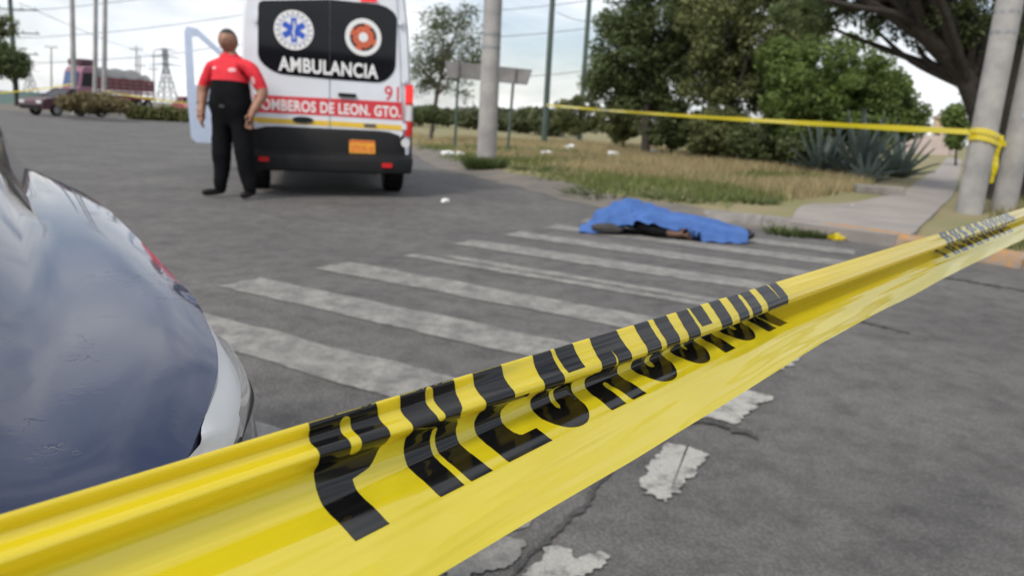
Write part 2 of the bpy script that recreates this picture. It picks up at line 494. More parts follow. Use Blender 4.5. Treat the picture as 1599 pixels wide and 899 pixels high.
# ---- road: asphalt sheet
def catmull(P, n):
    P = [Vector(p) for p in P]
    out = []
    for i in range(len(P) - 1):
        p0 = P[max(i - 1, 0)]; p1 = P[i]; p2 = P[i + 1]; p3 = P[min(i + 2, len(P) - 1)]
        for k in range(n):
            t = k / n
            out.append(0.5 * ((2 * p1) + (p2 - p0) * t + (2 * p0 - 5 * p1 + 4 * p2 - p3) * t * t + (3 * p1 - p0 - 3 * p2 + p3) * t ** 3))
    out.append(P[-1])
    return out
EDGE = [(-34, 92, 0), (-17, 52, 0), (-8.2, 34, 0), (-2.9, 20.5, 0), (-1.45, 15.2, 0), (-0.15, 12.2, 0), (0.75, 10.3, 0), (1.35, 9.0, 0), (2.15, 8.2, 0), (2.85, 7.85, 0), (3.4, 7.34, 0), (3.9, 6.7, 0), (4.33, 6.0, 0), (5.1, 4.8, 0), (6.3, 3.2, 0), (9.5, -0.8, 0), (16, -8, 0), (30, -25, 0)]
edge = catmull(EDGE, 6)
road = MB()
rows = []
for p in edge:
    left = Vector((-75 + 0.4 * p.x, p.y * 0.75 - 12, 0))
    q = p + Vector((0.6, 0.6, 0))
    r = []
    for t in np.linspace(0, 1, 14) ** 1.6:
        v = q.lerp(left, float(t)); v.z = 0.0
        r.append(v)
    rows.append(r)
road.grid(rows)
tag(road.build('road', M['asphalt']), kind='structure')

# ---- raised verge beside the road
def nz(x, y, s=1.0, o=0.0):
    return noise.noise(Vector((x * s + o, y * s - o, 0.3)))
ver = MB(); rows = []
NG = 46
ups = []
for i, p in enumerate(edge):
    u = i / (len(edge) - 1)
    far = Vector((30 + 130 * u, 220 - 230 * u, 0))
    if u > 0.75: far = Vector((127.5 + 60 * (u - 0.75) * 4, 47 - 140 * (u - 0.75) * 4, 0))
    ups.append(far)
def verge_pt(i, gq):
    p = edge[i]; far = ups[i]
    v = p.lerp(far, gq)
    d = (v - p).length
    v.z = 0.012 + 0.09 * min(1, d / 1.1) + 0.05 * nz(v.x, v.y, 0.5) * min(1, d / 2) + 0.10 * min(1, max(0, d - 3) / 12) * (0.5 + nz(v.x, v.y, 0.15))
    if d < 1e-4: v.z = -0.02
    return v
gs = np.r_[0, np.linspace(0.0006, 1, NG) ** 3.2]
for i in range(len(edge)):
    rows.append([verge_pt(i, float(t)) for t in gs])
ver.grid(rows)
tag(ver.build('verge', M['verge'], smooth=True), kind='structure')
from mathutils.bvhtree import BVHTree
_bv = BVHTree.FromPolygons([Vector(v) for v in ver.v], ver.f)
def ground_z(x, y):
    h = _bv.ray_cast(Vector((x, y, 5)), Vector((0, 0, -1)))
    return max(h[0].z, 0.0) if h[0] is not None else 0.0

# ---- bare dirt margin along the road edge (ragged)
d = MB(); rows = []
for i in range(10, 62):
    p = edge[i]; t = (edge[min(i + 1, len(edge) - 1)] - edge[i - 1]).normalized(); n = Vector((t.y, -t.x, 0)) * -1
    if n.dot(ups[i] - p) < 0: n = -n
    w = 0.75 + 0.5 * nz(p.x, p.y, 0.9) + (0.5 if i < 24 else 0.1)
    r = []
    for k, s in enumerate((-0.35, -0.05, 0.3, 0.65, 1.0)):
        q = p + n * (w * s if s > 0 else s + 0.2 * nz(p.x, p.y, 1.7, 3))
        q.z = max(ground_z(q.x, q.y), 0) + (0.012 if 0 < k < 4 else 0.004 if k == 0 else -0.03)
        r.append(q)
    rows.append(r)
d.grid(rows)
tag(d.build('dirt_margin', M['dirt'], smooth=True), kind='structure')

# ---- concrete path leading away between the trees and the poles
pl = [(1234, 346, .115), (1256, 320, .12), (1330, 316, .12), (1395, 303, .12), (1432, 287, .12), (1466, 262, .12), (1479, 246, .12)]
pr = [(1356, 363, .115), (1418, 366, .12), (1440, 350, .12), (1470, 322, .12), (1490, 300, .12), (1499, 270, .12), (1502, 250, .12)]
A = catmull([gp(*q) for q in pl], 6); B = catmull([gp(*q) for q in pr], 6)
pth = MB(); rows = []
for a, b in zip(A, B):
    rows.append([Vector((*(a.lerp(b, t)).xy, max(a.lerp(b, t).z, ground_z(*a.lerp(b, t).xy) + 0.02))) for t in (0, .25, .5, .75, 1)])
pth.grid(rows)
loop = [r[0] for r in rows[::-1]] + list(rows[0]) + [r[-1] for r in rows]
pth.grid([loop, [Vector((p.x, p.y, -.05)) for p in loop]])
tag(pth.build('path', M['path']), kind='structure')

# ---- kerb, stone by stone, curving round the corner
kerb = empty('kerb', (2.6, 7.9, 0)); tag(kerb, kind='structure')
kp = [p for p in catmull(EDGE[8:15], 24)]
acc = 0; start = kp[0]; seg = []
def kerb_piece(pts, m):
    b = MB(); rows = []
    n_ = len(pts)
    for i, p in enumerate(pts):
        t = (pts[min(i + 1, n_ - 1)] - pts[max(i - 1, 0)]).normalized(); nn = Vector((t.y, -t.x, 0))
        if nn.dot(Vector((1, 1, 0))) < 0: nn = -nn
        j = 0.008 * nz(p.x * 5, p.y * 5)
        rows.append([p + nn * -0.06 + Vector((0, 0, -0.05)), p + nn * (-0.05 + j) + Vector((0, 0, 0.085 + j)), p + nn * -0.02 + Vector((0, 0, 0.118 + j)), p + nn * 0.10 + Vector((0, 0, 0.125 + j)), p + nn * 0.115 + Vector((0, 0, -0.05))])
    b.grid(rows)
    for r in (rows[0], rows[-1]): b.add(r, [(0, 1, 2, 3, 4)])
    o = b.build('kerb_stone', m, kerb, smooth=True)
    o.matrix_parent_inverse = kerb.matrix_world.inverted()
    o.parent = kerb
    o.location = -Vector(kerb.location)
    o.matrix_parent_inverse = Matrix()
    return o
cur = [kp[0]]; acc = 0; npiece = 0
for a, b in zip(kp[:-1], kp[1:]):
    cur.append(b); acc += (b - a).length
    if acc > 0.62 or b is kp[-1]:
        if len(cur) > 1:
            # small joint
            c2 = list(cur); c2[-1] = cur[-1].lerp(cur[-2], 0.18)
            kerb_piece(c2, M['kerb_grey'] if npiece in (0, 1, 5) else M['kerb_paint']); npiece += 1
        cur = [b]; acc = 0

# ---- crosswalk: worn painted bars
SU, SN = Vector((0.875, -0.484, 0)), Vector((0.484, 0.875, 0))
def bar(k, u0, u1, n0, n1, m, z=0.004, rag=0.016, segs=90):
    b = MB(); rows = []
    for i in range(segs + 1):
        u = u0 + (u1 - u0) * i / segs
        r = []
        for j in range(7):
            e = rag * (noise.noise(Vector((u * 4.0, k * 3.1 + j, 0.5))) + 0.5 * noise.noise(Vector((u * 14, k * 3.1 + j, 1.5))))
            n_ = n0 + (n1 - n0) * j / 6 + (e if j in (0, 6) else 0)
            uu = u + (rag * 3 * noise.noise(Vector((j * 0.9, k * 2.2, i))) if i in (0, segs) else 0)
            p = SU * uu + SN * n_; p.z = z
            r.append(p)
        rows.append(r)
    b.grid(rows)
    o = b.build('crosswalk_bar', m); tag(o, kind='structure')
    return o
for k in range(-2, 8):
    n0 = 1.93 + 0.715 * k
    u0 = -3.42 + 0.05 * k
    if k == 3:      # two thin worn strips
        bar(k, u0 + 0.1, -0.42, n0 + 0.03, n0 + 0.15, M['stripe']); bar(k + .5, u0 + 0.3, -0.42, n0 + 0.18, n0 + 0.30, M['stripe'])
    elif k <= -1:
        bar(k, u0, -0.75, n0, n0 + 0.30, M['stripe'])
    else:
        bar(k, u0, -0.78 if k < 2 else -0.42, n0 + 0.01 * random.random(), n0 + 0.31, M['stripe'])
# flaked-off remains at the near ends of the bars: ragged islands of paint
def island(pxs, m, z=0.0065, seed=0):
    P = [gp(*p) for p in pxs]
    out = []
    n_ = len(P)
    for i in range(n_):
        a, b = P[i], P[(i + 1) % n_]
        for t in np.linspace(0, 1, 17)[:-1]:
            q = a.lerp(b, float(t))
            dd = 0.03 * noise.noise(Vector((q.x * 14, q.y * 14, seed))) + 0.018 * noise.noise(Vector((q.x * 50, q.y * 50, seed)))
            nn = (b - a).normalized(); q = q + Vector((nn.y, -nn.x, 0)) * dd; q.z = z
            out.append(q)
    b = MB(); b.add(out, [tuple(range(len(out)))])
    tag(b.build('paint_remnant', m), kind='structure')
island([(1002, 742), (1040, 700), (1075, 696), (1105, 712), (1092, 740), (1060, 770), (1040, 786), (1006, 772)], M['stripe2'], seed=1)
island([(1085, 640), (1120, 622), (1160, 606), (1206, 622), (1180, 634), (1150, 662), (1092, 652)], M['stripe2'], seed=2)
island([(812, 899), (838, 880), (860, 858), (884, 862), (900, 872), (944, 868), (938, 886), (915, 905), (860, 925)], M['stripe2'], seed=3)
island([(700, 890), (740, 862), (790, 842), (822, 856), (800, 884), (750, 900), (700, 920)], M['stripe'], seed=4)
island([(1195, 580), (1225, 556), (1252, 556), (1236, 572), (1205, 582)], M['stripe2'], seed=5)
island([(930, 690), (970, 684), (985, 700), (950, 720), (930, 715)], M['stripe'], seed=6)
# tar cracks
def crack(pxs, w, z=0.009, seed=0, m=None):
    P = catmull([gp(*p) for p in pxs], 34)
    rows = []
    for i, p in enumerate(P):
        t = (P[min(i + 1, len(P) - 1)] - P[max(i - 1, 0)]).normalized(); n_ = Vector((t.y, -t.x, 0))
        e = min(1.0, 6.0 * min(i, len(P) - 1 - i) / len(P)) + 0.05
        j1 = 0.25 + 1.5 * abs(noise.noise(Vector((p.x * 23, p.y * 23, seed)))) ; j2 = 0.25 + 1.5 * abs(noise.noise(Vector((p.x * 23, p.y * 23, seed + 7))))
        off = n_ * (1.3 * w * noise.noise(Vector((p.x * 11, p.y * 11, seed + 3))))
        a = p + off + n_ * w * e * j1; b = p + off - n_ * w * e * j2
        a.z = b.z = z
        rows.append([a, b])
    b = MB(); b.grid(rows)
    tag(b.build('pavement_crack', m or M['tar']), kind='structure')
crack([(770, 930), (850, 850), (900, 800), (955, 735), (1000, 690), (1040, 672)], 0.012, seed=1)
crack([(1010, 678), (1060, 662), (1110, 662), (1150, 672), (1185, 688)], 0.030, seed=2)
crack([(1440, 428), (1500, 438), (1560, 448), (1640, 460)], 0.045, seed=3)
crack([(1335, 502), (1380, 512), (1425, 522)], 0.022, seed=4)

# ================================================================== CAUTION TAPE (foreground)
TL = Vector((0.6878, 0.7258, 0.0082)).normalized()
TH = TL.cross(Vector((0, 0, 1))).normalized()
TV = TH.cross(TL)
TA = Vector((-0.0741, 0.2507, 0.8857))
# cross sections in mm (toward viewer, up), arc length 0 at the crest
BACK = [(-4.5, -15), (-4.0, -9), (-2.2, -2.6)]
PROF = [
 (-1.12, [(-2, -4), (-2, -3), (-1, -1), (0, 0), (1, -2), (1, -4), (1, -5), (2, -6), (2, -7), (2, -9), (2, -11), (3, -13), (3, -15), (4, -17), (5, -19), (6, -22), (7, -25), (8, -28)]),
 (-0.55, BACK + [(0, 0), (.8, -2.6), (.4, -5.2), (1.5, -8), (5, -9.0), (7.0, -11), (6.2, -14.5), (3.4, -19.5), (4.3, -24.8), (7.4, -29.4), (12, -32.6), (20, -35.2), (28, -38.0), (38, -43), (50, -51)]),
 (-0.10, BACK + [(0, 0), (.9, -2.6), (.6, -5.2), (1.9, -7.8), (5.7, -8.5), (7.8, -10.5), (6.8, -14), (3.6, -19.2), (4.6, -24.5), (7.4, -29), (12.1, -31.6), (21.3, -33.6), (31.2, -36.4), (45, -41), (62, -47.5)]),
 (0.0, BACK + [(0, 0), (.9, -2.6), (.4, -5.2), (1.5, -8), (5.7, -8.5), (7.8, -10.5), (6.8, -14), (3.5, -19.2), (4.6, -24.5), (7.4, -29), (12.1, -31.6), (21.3, -33.1), (31.2, -35.1), (46, -37.6), (61, -40.8)]),
 (0.0426, BACK + [(0, 0), (.6, -3.4), (.9, -6.6), (2.7, -8.1), (6.2, -9.3), (9.0, -10.7), (9.2, -12.9), (4.4, -18.2), (3.3, -24.2), (5.8, -29.9), (11.6, -31.9), (19.5, -33.4), (27.9, -35.3), (43, -38.4), (58.5, -42.0)]),
 (0.14, BACK + [(0, 0), (2.0, -2.8), (4.0, -5.4), (7.4, -8.6), (10.0, -10.6), (11.2, -12.6), (10.6, -15.2), (4.2, -19.6), (1.2, -23.4), (3.2, -27.2), (8.2, -29.8), (15.0, -31.4), (23.5, -34.0), (39, -37.4), (55.0, -41.2)]),
 (0.2986, BACK + [(0, 0), (3.6, -2.6), (6.4, -5.4), (9.6, -8.8), (12.0, -12.0), (12.5, -14.0), (11.4, -16.4), (2.0, -21.4), (-2.0, -24.4), (1.4, -26.1), (7.0, -26.9), (12.0, -28.6), (17.4, -30.4), (33, -34.2), (48, -38.0)]),
 (0.4017, BACK + [(0, 0), (4.4, -2.4), (7.8, -5.0), (10.8, -8.0), (12.4, -11.0), (12.4, -13.0), (11.0, -15.2), (0.5, -20.2), (-4.4, -22.8), (-1.2, -25.0), (4.4, -26.5), (9.4, -27.7), (14.2, -28.9), (28.5, -32.4), (43.4, -36.2)]),
 (0.8557, [(-5, -14), (-5, -8), (-3, -2.4), (0, 0), (2.8, -2.2), (4.0, -4.2), (8.0, -5.4), (11.0, -8.4), (11.8, -11.0), (10.8, -13.6), (2.5, -17.6), (-1.4, -20.2), (1.4, -22.2), (6.0, -24.0), (10.0, -26.0), (13.5, -28.2), (23, -33), (31, -39)]),
 (1.30, [(-6, -12), (-5, -7), (-3, -2), (0, 0), (3.0, -1.6), (5.0, -4.0), (9.0, -4.4), (12.5, -6.8), (13.2, -9.6), (12.0, -12.2), (5, -16.0), (2, -19.0), (4.4, -21.4), (8.0, -23.2), (11.0, -25.2), (14, -28.2), (21, -33), (27, -40)]),
 (7.6, [(-8, -6), (-7, -3), (-4, -1), (0, 0), (3, -1.4), (5, -3), (7, -4), (9, -6), (10, -9), (9, -12), (6, -15), (4, -18), (5, -21), (7, -23), (9, -25), (11, -28), (13, -32), (14, -37)]),
]
NA = 200
ARC = np.linspace(-16.0, 92.0, NA)
def resample(P):
    pts = catmull([Vector((a, b, 0)) for a, b in P], 10)
    arr = np.array([(p.x, p.y) for p in pts])
    d = np.r_[0, np.cumsum(np.hypot(*np.diff(arr, axis=0).T))]
    # arc of crest (control 3) -> 0 ; letter foot (control 15) -> 60 ; lower edge -> 92
    k0, k1 = d[30], d[150]
    a = np.where(d <= k0, -16.0 * (k0 - d) / k0, np.where(d <= k1, 60.0 * (d - k0) / (k1 - k0), 60 + 32.0 * (d - k1) / (d[-1] - k1)))
    return np.c_[np.interp(ARC, a, arr[:, 0]), np.interp(ARC, a, arr[:, 1])]
PS = np.array([p[0] for p in PROF]); PR = np.array([resample(p[1]) for p in PROF])
def tape_hv(s, a):
    i = int(np.clip(np.searchsorted(PS, s) - 1, 0, len(PS) - 2))
    w = min(1, max(0, (s - PS[i]) / (PS[i + 1] - PS[i])))
    prof = PR[i] * (1 - w) + PR[i + 1] * w
    h = np.interp(a, ARC, prof[:, 0]); v = np.interp(a, ARC, prof[:, 1])
    return h, v
def tape_xyz(s, a, lift=0.0):
    h, v = tape_hv(s, a)
    # soft wandering creases in the free lower part and a breath of waviness
    fr = min(1, max(0, (a - 40) / 40))
    q = noise.noise(Vector((s * 5.5, a * 0.055 + s * 4.5, 0.0))) * 2.2 * fr + noise.noise(Vector((s * 13, a * 0.10 - s * 5, 4.0))) * 0.22 * (0.25 + fr)
    q += (.085 * math.sin(a * .95 + .6 * math.sin(s * 3.1)) + .05 * noise.noise(Vector((s * .9, a * .55, 3)))) * (1 if a < 42 else .5) + .10 * math.sin(a * .42 + s * 2.0 + 1.0) * fr
    h2, v2 = tape_hv(s, a + 0.6); h1, v1 = tape_hv(s, a - 0.6)
    tx, ty = h2 - h1, v2 - v1
    l = math.hypot(tx, ty) or 1
    nx, ny = -ty / l, tx / l            # outward (viewer / up) normal
    if nx * 1 + ny * 0.6 < 0 and a > 60: pass
    h += nx * (q + lift); v += ny * (q + lift)
    return TA + TL * s + (TH * h + TV * v) * 0.001
SS = np.r_[np.linspace(-1.12, -0.2, 40), np.linspace(-0.19, 0.5, 190), np.linspace(0.51, 1.5, 110), np.linspace(1.55, 7.6, 60)]
tape = MB()
tape.grid([[tape_xyz(s, a) for a in ARC] for s in SS])
tape_o = tape.build('caution_tape', M['film'], smooth=False)
tape_o.data.polygons.foreach_set('use_smooth', [True] * len(tape_o.data.polygons))
tag(tape_o, 'rumpled yellow caution tape with black lettering stretched tight beside the dark blue car', 'tape')

# ---- printed letters
def arc(cx, cy, rx, ry, a0, a1, n=10):
    return [(cx + rx * math.cos(rad(a0 + (a1 - a0) * i / n)), cy + ry * math.sin(rad(a0 + (a1 - a0) * i / n))) for i in range(n + 1)]
def slit(x, y0, y1, w=0.07):
    return arc(x, y0 + w * .55, w, w * .55, 180, 360, 6) + arc(x, y1 - w * .55, w, w * .55, 0, 180, 6)
T0 = -0.25
def circ_slit(x0, y0, x1, y1, w):
    return [(x0 - w, y0), (x0, y0 - w * .6), (x0 + w, y0), (x1 + w, y1), (x1, y1 + w * .6), (x1 - w, y1)]
GL = {   # outlines in (0..1 across, T0..1 down); first outline outer, the rest holes
 'P': [[(0, T0), (.75, T0)] + arc(.72, .18, .28, .36, -80, 90, 14) + [(.50, .56), (.50, 1.0), (0, 1.0)], slit(.5, .03, .36, .075)],
 'R': [[(0, T0), (.70, T0)] + arc(.70, .08, .28, .24, -80, 60, 10) + [(.88, .36), (.96, .46), (1.0, 1.0), (.57, 1.0), (.56, .45)] + arc(.52, .44, .045, .03, 0, -180, 6) + [(.44, 1.0), (0, 1.0)], slit(.5, .0, .30, .07)],
 'E': [[(0, T0), (1, T0), (1, -.02), (.60, -.02), (.60, .31), (.92, .31), (.92, .385), (.66, .385)] + arc(.66, .6, .10, .215, 270, 90, 8) + [(1, .815), (1, 1.0), (0, 1.0)]],
 'C': [[(.04, 0), (.06, T0), (.94, T0), (1, 0), (1, .25), (.58, .25), (.54, -.02), (.46, -.02)] + arc(.50, .60, .055, .16, 200, 20, 1)[:0] + [(.46, .30), (.44, .42), (.45, .70), (.5, .73), (.55, .70), (.56, .44), (.62, .40), (1, .40), (1, .72)] + arc(.5, .70, .5, .30, 0, 180, 16) + [(0, .5), (0, .2)]],
 'A': [[(.18, T0), (.82, T0), (1.0, 1.0), (.60, 1.0), (.56, .70)] + arc(.5, .70, .06, .03, 0, -180, 5) + [(.40, 1.0), (0, 1.0)], [(.5, .16), (.545, .42), (.5, .45), (.455, .42)]],
 'U': [[(0, T0), (.42, T0), (.42, .70)] + arc(.5, .70, .08, .05, 180, 0, 6) + [(.58, T0), (1, T0), (1, .68)] + arc(.5, .68, .5, .32, 0, 180, 16)],
 'I': [[(0, T0), (1, T0), (1, 1.0), (0, 1.0)]],
 'O': [arc(.5, .02, .5, .19, 180, 360, 14) + arc(.5, .70, .5, .30, 0, 180, 14), slit(.5, .02, .76, .075)],
 'N': [[(0, T0), (.50, T0), (.62, .30), (.64, T0), (1, T0), (1, 1.0), (.56, 1.0), (.42, .52), (.40, 1.0), (0, 1.0)]],
}
WORD = [('P', 0.0, 0.0318), ('R', .0427, .0735), ('E', .0840, .1150), ('C', .1233, .1560), ('A', .1655, .2000), ('U', .2120, .2470), ('C', .2571, .2885), ('I', .2985, .3130), ('O', .3235, .3575), ('N', .3673, .4017)]
def glyph_mesh(ch, s0, s1):
    cu = bpy.data.curves.new('glyph', 'CURVE'); cu.dimensions = '2D'; cu.fill_mode = 'FRONT'
    for ol in GL[ch]:
        sp = cu.splines.new('POLY'); sp.points.add(len(ol) - 1); sp.use_cyclic_u = True
        for p, (x, y) in zip(sp.points, ol): p.co = (x, y, 0, 1)
    ob = bpy.data.objects.new('glyph', cu); col.objects.link(ob)
    dg = bpy.context.evaluated_depsgraph_get()
    me = bpy.data.meshes.new_from_object(ob.evaluated_get(dg))
    bpy.data.objects.remove(ob); bpy.data.curves.remove(cu)
    bm = bmesh.new(); bm.from_mesh(me); bpy.data.meshes.remove(me)
    for y in np.arange(T0 + 0.0125, 1.0, 0.0125):
        bmesh.ops.bisect_plane(bm, geom=bm.verts[:] + bm.edges[:] + bm.faces[:], plane_co=(0, y, 0), plane_no=(0, 1, 0), dist=1e-6)
    for x in np.linspace(0, 1, 9)[1:-1]:
        bmesh.ops.bisect_plane(bm, geom=bm.verts[:] + bm.edges[:] + bm.faces[:], plane_co=(x, 0, 0), plane_no=(1, 0, 0), dist=1e-6)
    for v in bm.verts:
        v.co = tape_xyz(s0 + (s1 - s0) * v.co.x, v.co.y * 60.0, 0.12)
    me = bpy.data.meshes.new('letter'); bm.to_mesh(me); bm.free()
    return me
for off in (0.0, 0.8557):
    for ch, a, b in WORD:
        link('letter', glyph_mesh(ch, a + off, b + off), M['ink'], tape_o, smooth=True)

# post that carries the far end (right of the view)
pe = TA + TL * 7.6
b = MB(); b.tube([(pe.x + .03, pe.y + .03, -0.02), (pe.x + .03, pe.y + .03, 1.9)], 0.035, 12)
po = b.build('steel_post', M['steel_grey'], smooth=True); tag(po, 'slim steel post on the kerb verge that holds the taut caution tape', 'post')

# ================================================================== DARK BLUE CAR (front right corner beside the camera)
CO = Vector((-0.186, 0.491, 0)); AZ = rad(52)
CF = Vector((math.sin(AZ), math.cos(AZ), 0)); CL = Vector((-CF.y, CF.x, 0))
def cw(f, l, z):
    p = CO + CF * f + CL * l; return Vector((p.x, p.y, z))
def cf(px, z):
    q = gp(px[0], px[1], z) - CO; return (q.dot(CF), q.dot(CL))
car = empty('parked_car', cw(-2.1, 0.62, 0))
CAR_I = Matrix.Translation(-car.location)
def carpart(b, name, m, smooth=True, parent=None, bevel=0.0):
    b.v = [tuple(Vector(p) - car.location) for p in b.v]
    return b.build(name, m, parent or car, smooth, bevel)
tag(car, 'dark blue car with crazed glossy bonnet and pale headlight next to the caution tape', 'car')
CMID = 0.68
FRN = [(-.256, -.60), (-.254, -.42), (-.248, -.30), (-.238, -.20), (-.222, -.145), (-.2, -.108), (-.171, -.086), (-.135, -.069), (-.103, -.055), (-.061, -.039), (-.018, -.028), (.037, -.019), (.104, -.011), (.2, -.008), (.397, -.002), (CMID, 0.004)]
def mirror_loop(near):          # near: list of (l, f) from side-rear to centre
    far = [(2 * CMID - l, f) for l, f in reversed(near[:-1])]
    return near + far
hood_edge = mirror_loop([(-.256, -1.10), (-.256, -.85)] + FRN)
def hood_z(l, f):
    x = (l - CMID) / 0.94
    k = min(1, max(0, (-.131 + .062 * min(l, 1.3) + .014 - f) / .058)); k = k * k * (3 - 2 * k) * max(0, 1 - abs(x) ** 4)
    return 0.842 + 0.023 * (1 - abs(x) ** 1.8) + (0.032 + .078 * min(1.2, max(0, l))) * k + 0.06 * min(1, max(0, (-f - .15) / .95)) ** 1.4
hb = MB(); rows = []
def dense(P, n): return [(v.x, v.y) for v in catmull([Vector((a, b, 0)) for a, b in P], n)]
he = dense(hood_edge, 5)
core = [( -1.05, ) for _ in he]
RR = np.r_[0, np.linspace(0.12, 0.86, 22), np.linspace(0.88, 0.985, 9), 1.0, 1.004]
for (l, f) in he:
    cl = CMID + (l - CMID) * 0.30; cfv = -0.62
    if f < -0.62: cfv = f * 1.0
    r = []
    for t in RR:
        ll = cl + (l - cl) * min(t, 1.0); ff = cfv + (f - cfv) * min(t, 1.0)
        dd = math.hypot(l - ll, f - ff)
        z = hood_z(ll, ff)
        e = max(0, 1 - dd / 0.05)
        z -= 0.010 * e * e
        if t > 1: z -= 0.022
        r.append(cw(ff, ll, z))
    rows.append(r)
hb.grid(rows)
inner = [r[0] for r in rows]
hb.add(inner, [tuple(range(len(inner)))])
hood = carpart(hb, 'bonnet', M['navy'])
# lower shell, lofted from plan outlines
def plan(off, z, fr=0.03):
    near = [(-.29 - off * .4, -4.15), (-.31 - off * .4, -3.6), (-.315 - off * .4, -2.4), (-.31 - off * .4, -1.2), (-.30 - off * .4, -.55), (-.285 - off * .5, -.32), (-.255 - off * .7, -.2), (-.2 - off * .8, -.118 + off * .3), (-.15 - off * .6, -.075 + off * .5), (-.1 - off * .5, -.045 + off * .7), (-.044, -.02 + off * .9), (0.0, -.001 + off), (.035, .01 + off), (.098, .021 + off), (.23, .027 + off), (.40, .032 + off), (CMID, .036 + off)]
    lp = dense(mirror_loop(near), 3)
    return [cw(f, l, z) for l, f in lp]
sh = MB()
sh.grid([plan(-.03, .60), plan(-.004, .792), plan(.0, .775), plan(.012, .70), plan(.03, .56), plan(.034, .45), plan(.02, .30), plan(-.01, .20), plan(-.06, .18)])
back = [plan(0, z)[i] for z in (.2, .79) for i in (0, -1)]
carpart(sh, 'body_shell', M['navy'])
# bed under the headlamps and bonnet gap
gb = MB(); lo = []
for (l, f) in he: lo.append(cw(f - 0.004, l + (0.004 if l < CMID else -0.004), hood_z(l, f) - 0.032))
out = [cw(f, l, 0.785) for l, f in dense(mirror_loop([(-.30, -1.1), (-.30, -.85), (-.30, -.60), (-.29, -.42), (-.28, -.30), (-.262, -.215), (-.235, -.155), (-.2, -.118), (-.17, -.09), (-.14, -.07), (-.1, -.045), (-.044, -.02), (-.001, .0), (.035, .012), (.098, .021), (.2, .026), (.397, .030), (CMID, .034)]), 5)]
n_ = min(len(lo), len(out))
gb.grid([lo[:n_], out[:n_]])
carpart(gb, 'gap_panel', M['gap'])
# headlamps: white reflector strip and clear outer lens
wl = [cf(p, .836) for p in [(322, 506), (333, 527), (339, 548), (340, 573), (330, 620), (315, 670), (297, 715)]] + [(-.150, -.235), (-.215, -.262), (-.32, -.272)]
wr = [cf(p, .815) for p in [(325, 508), (345, 540), (357, 557), (370, 583), (376, 613), (370, 653), (353, 695)]] + [(-.098, -.212), (-.165, -.262), (-.30, -.292)]
ol = [(.030, .20)] + [cf(p, .79) for p in [(347, 527), (373, 560), (390, 600), (391, 627), (380, 670), (370, 690)]] + [(-.085, -.178), (-.15, -.252), (-.29, -.308)]
ol[0] = (wr[0][0] + .004, wr[0][1] + 0.03)
def lamp(mir):
    def mm(q, z): return cw(q[0], (2 * CMID - q[1]) if mir else q[1], z)
    def sm(P): return [(v.x, v.y) for v in catmull([Vector((a, b, 0)) for a, b in P], 4)]
    a, b_, c = sm(wl), sm(wr), sm(ol)
    b = MB(); b.grid([[mm(p, .826) for p in a], [mm(p, .8372) for p in a], [mm(((p[0] + q[0]) / 2, (p[1] + q[1]) / 2), .829) for p, q in zip(a, b_)], [mm(p, .815) for p in b_], [mm(p, .806) for p in b_]])
    o = carpart(b, 'headlight', M['lamp_white'])
    b = MB(); b.grid([[mm(p, .8135) for p in b_], [mm(((p[0] + q[0]) / 2, (p[1] + q[1]) / 2), .806) for p, q in zip(b_, c)], [mm(p, .790) for p in c], [mm((p[0] - .004, p[1] + .002), .755) for p in c]])
    b.v = [tuple(Vector(p) - car.location) for p in b.v]
    b.build('lens', M['clear_lens'], o, True)
lamp(False); lamp(True)
# upper body, cabin
ub = MB()
def sect(f, w, z): return [cw(f, CMID - w, z), cw(f, CMID + w, z)]
def loft_ring(f0, f1, w, z, r=0.12):
    P = [(f0 - r, -w), (f0, -w + r), (f0, w - r), (f0 - r, w), (f1 + r, w), (f1, w - r), (f1, -w + r), (f1 + r, -w)]
    return [cw(a, CMID + l, z) for a, l in P]
ub.grid([loft_ring(-1.02, -4.17, .905, .78), loft_ring(-1.06, -4.17, .90, .90), loft_ring(-1.12, -4.14, .86, .955)], closed_v=True)
top = loft_ring(-1.12, -4.14, .86, .955); ub.add(top, [tuple(range(8))])
carpart(ub, 'upper_body', M['navy'])
cb = MB()
r0 = loft_ring(-1.15, -3.75, .80, .958); r1 = loft_ring(-1.95, -3.15, .62, 1.40, .08); r2 = loft_ring(-2.1, -3.0, .52, 1.44, .08)
cb.grid([r0, r1], closed_v=True)
carpart(cb, 'cabin_glass', M['glass_dark'])
cb = MB(); cb.grid([r1, r2], closed_v=True); cb.add(r2, [tuple(range(8))])
for k in (0, 3, 4, 7): cb.tube([Vector(r0[k]), Vector(r1[k])], 0.035, 6)
for sx in (-1, 1): cb.tube([cw(-2.5, CMID + sx * .81, .958), cw(-2.55, CMID + sx * .63, 1.40)], 0.03, 6)
carpart(cb, 'roof', M['navy'])
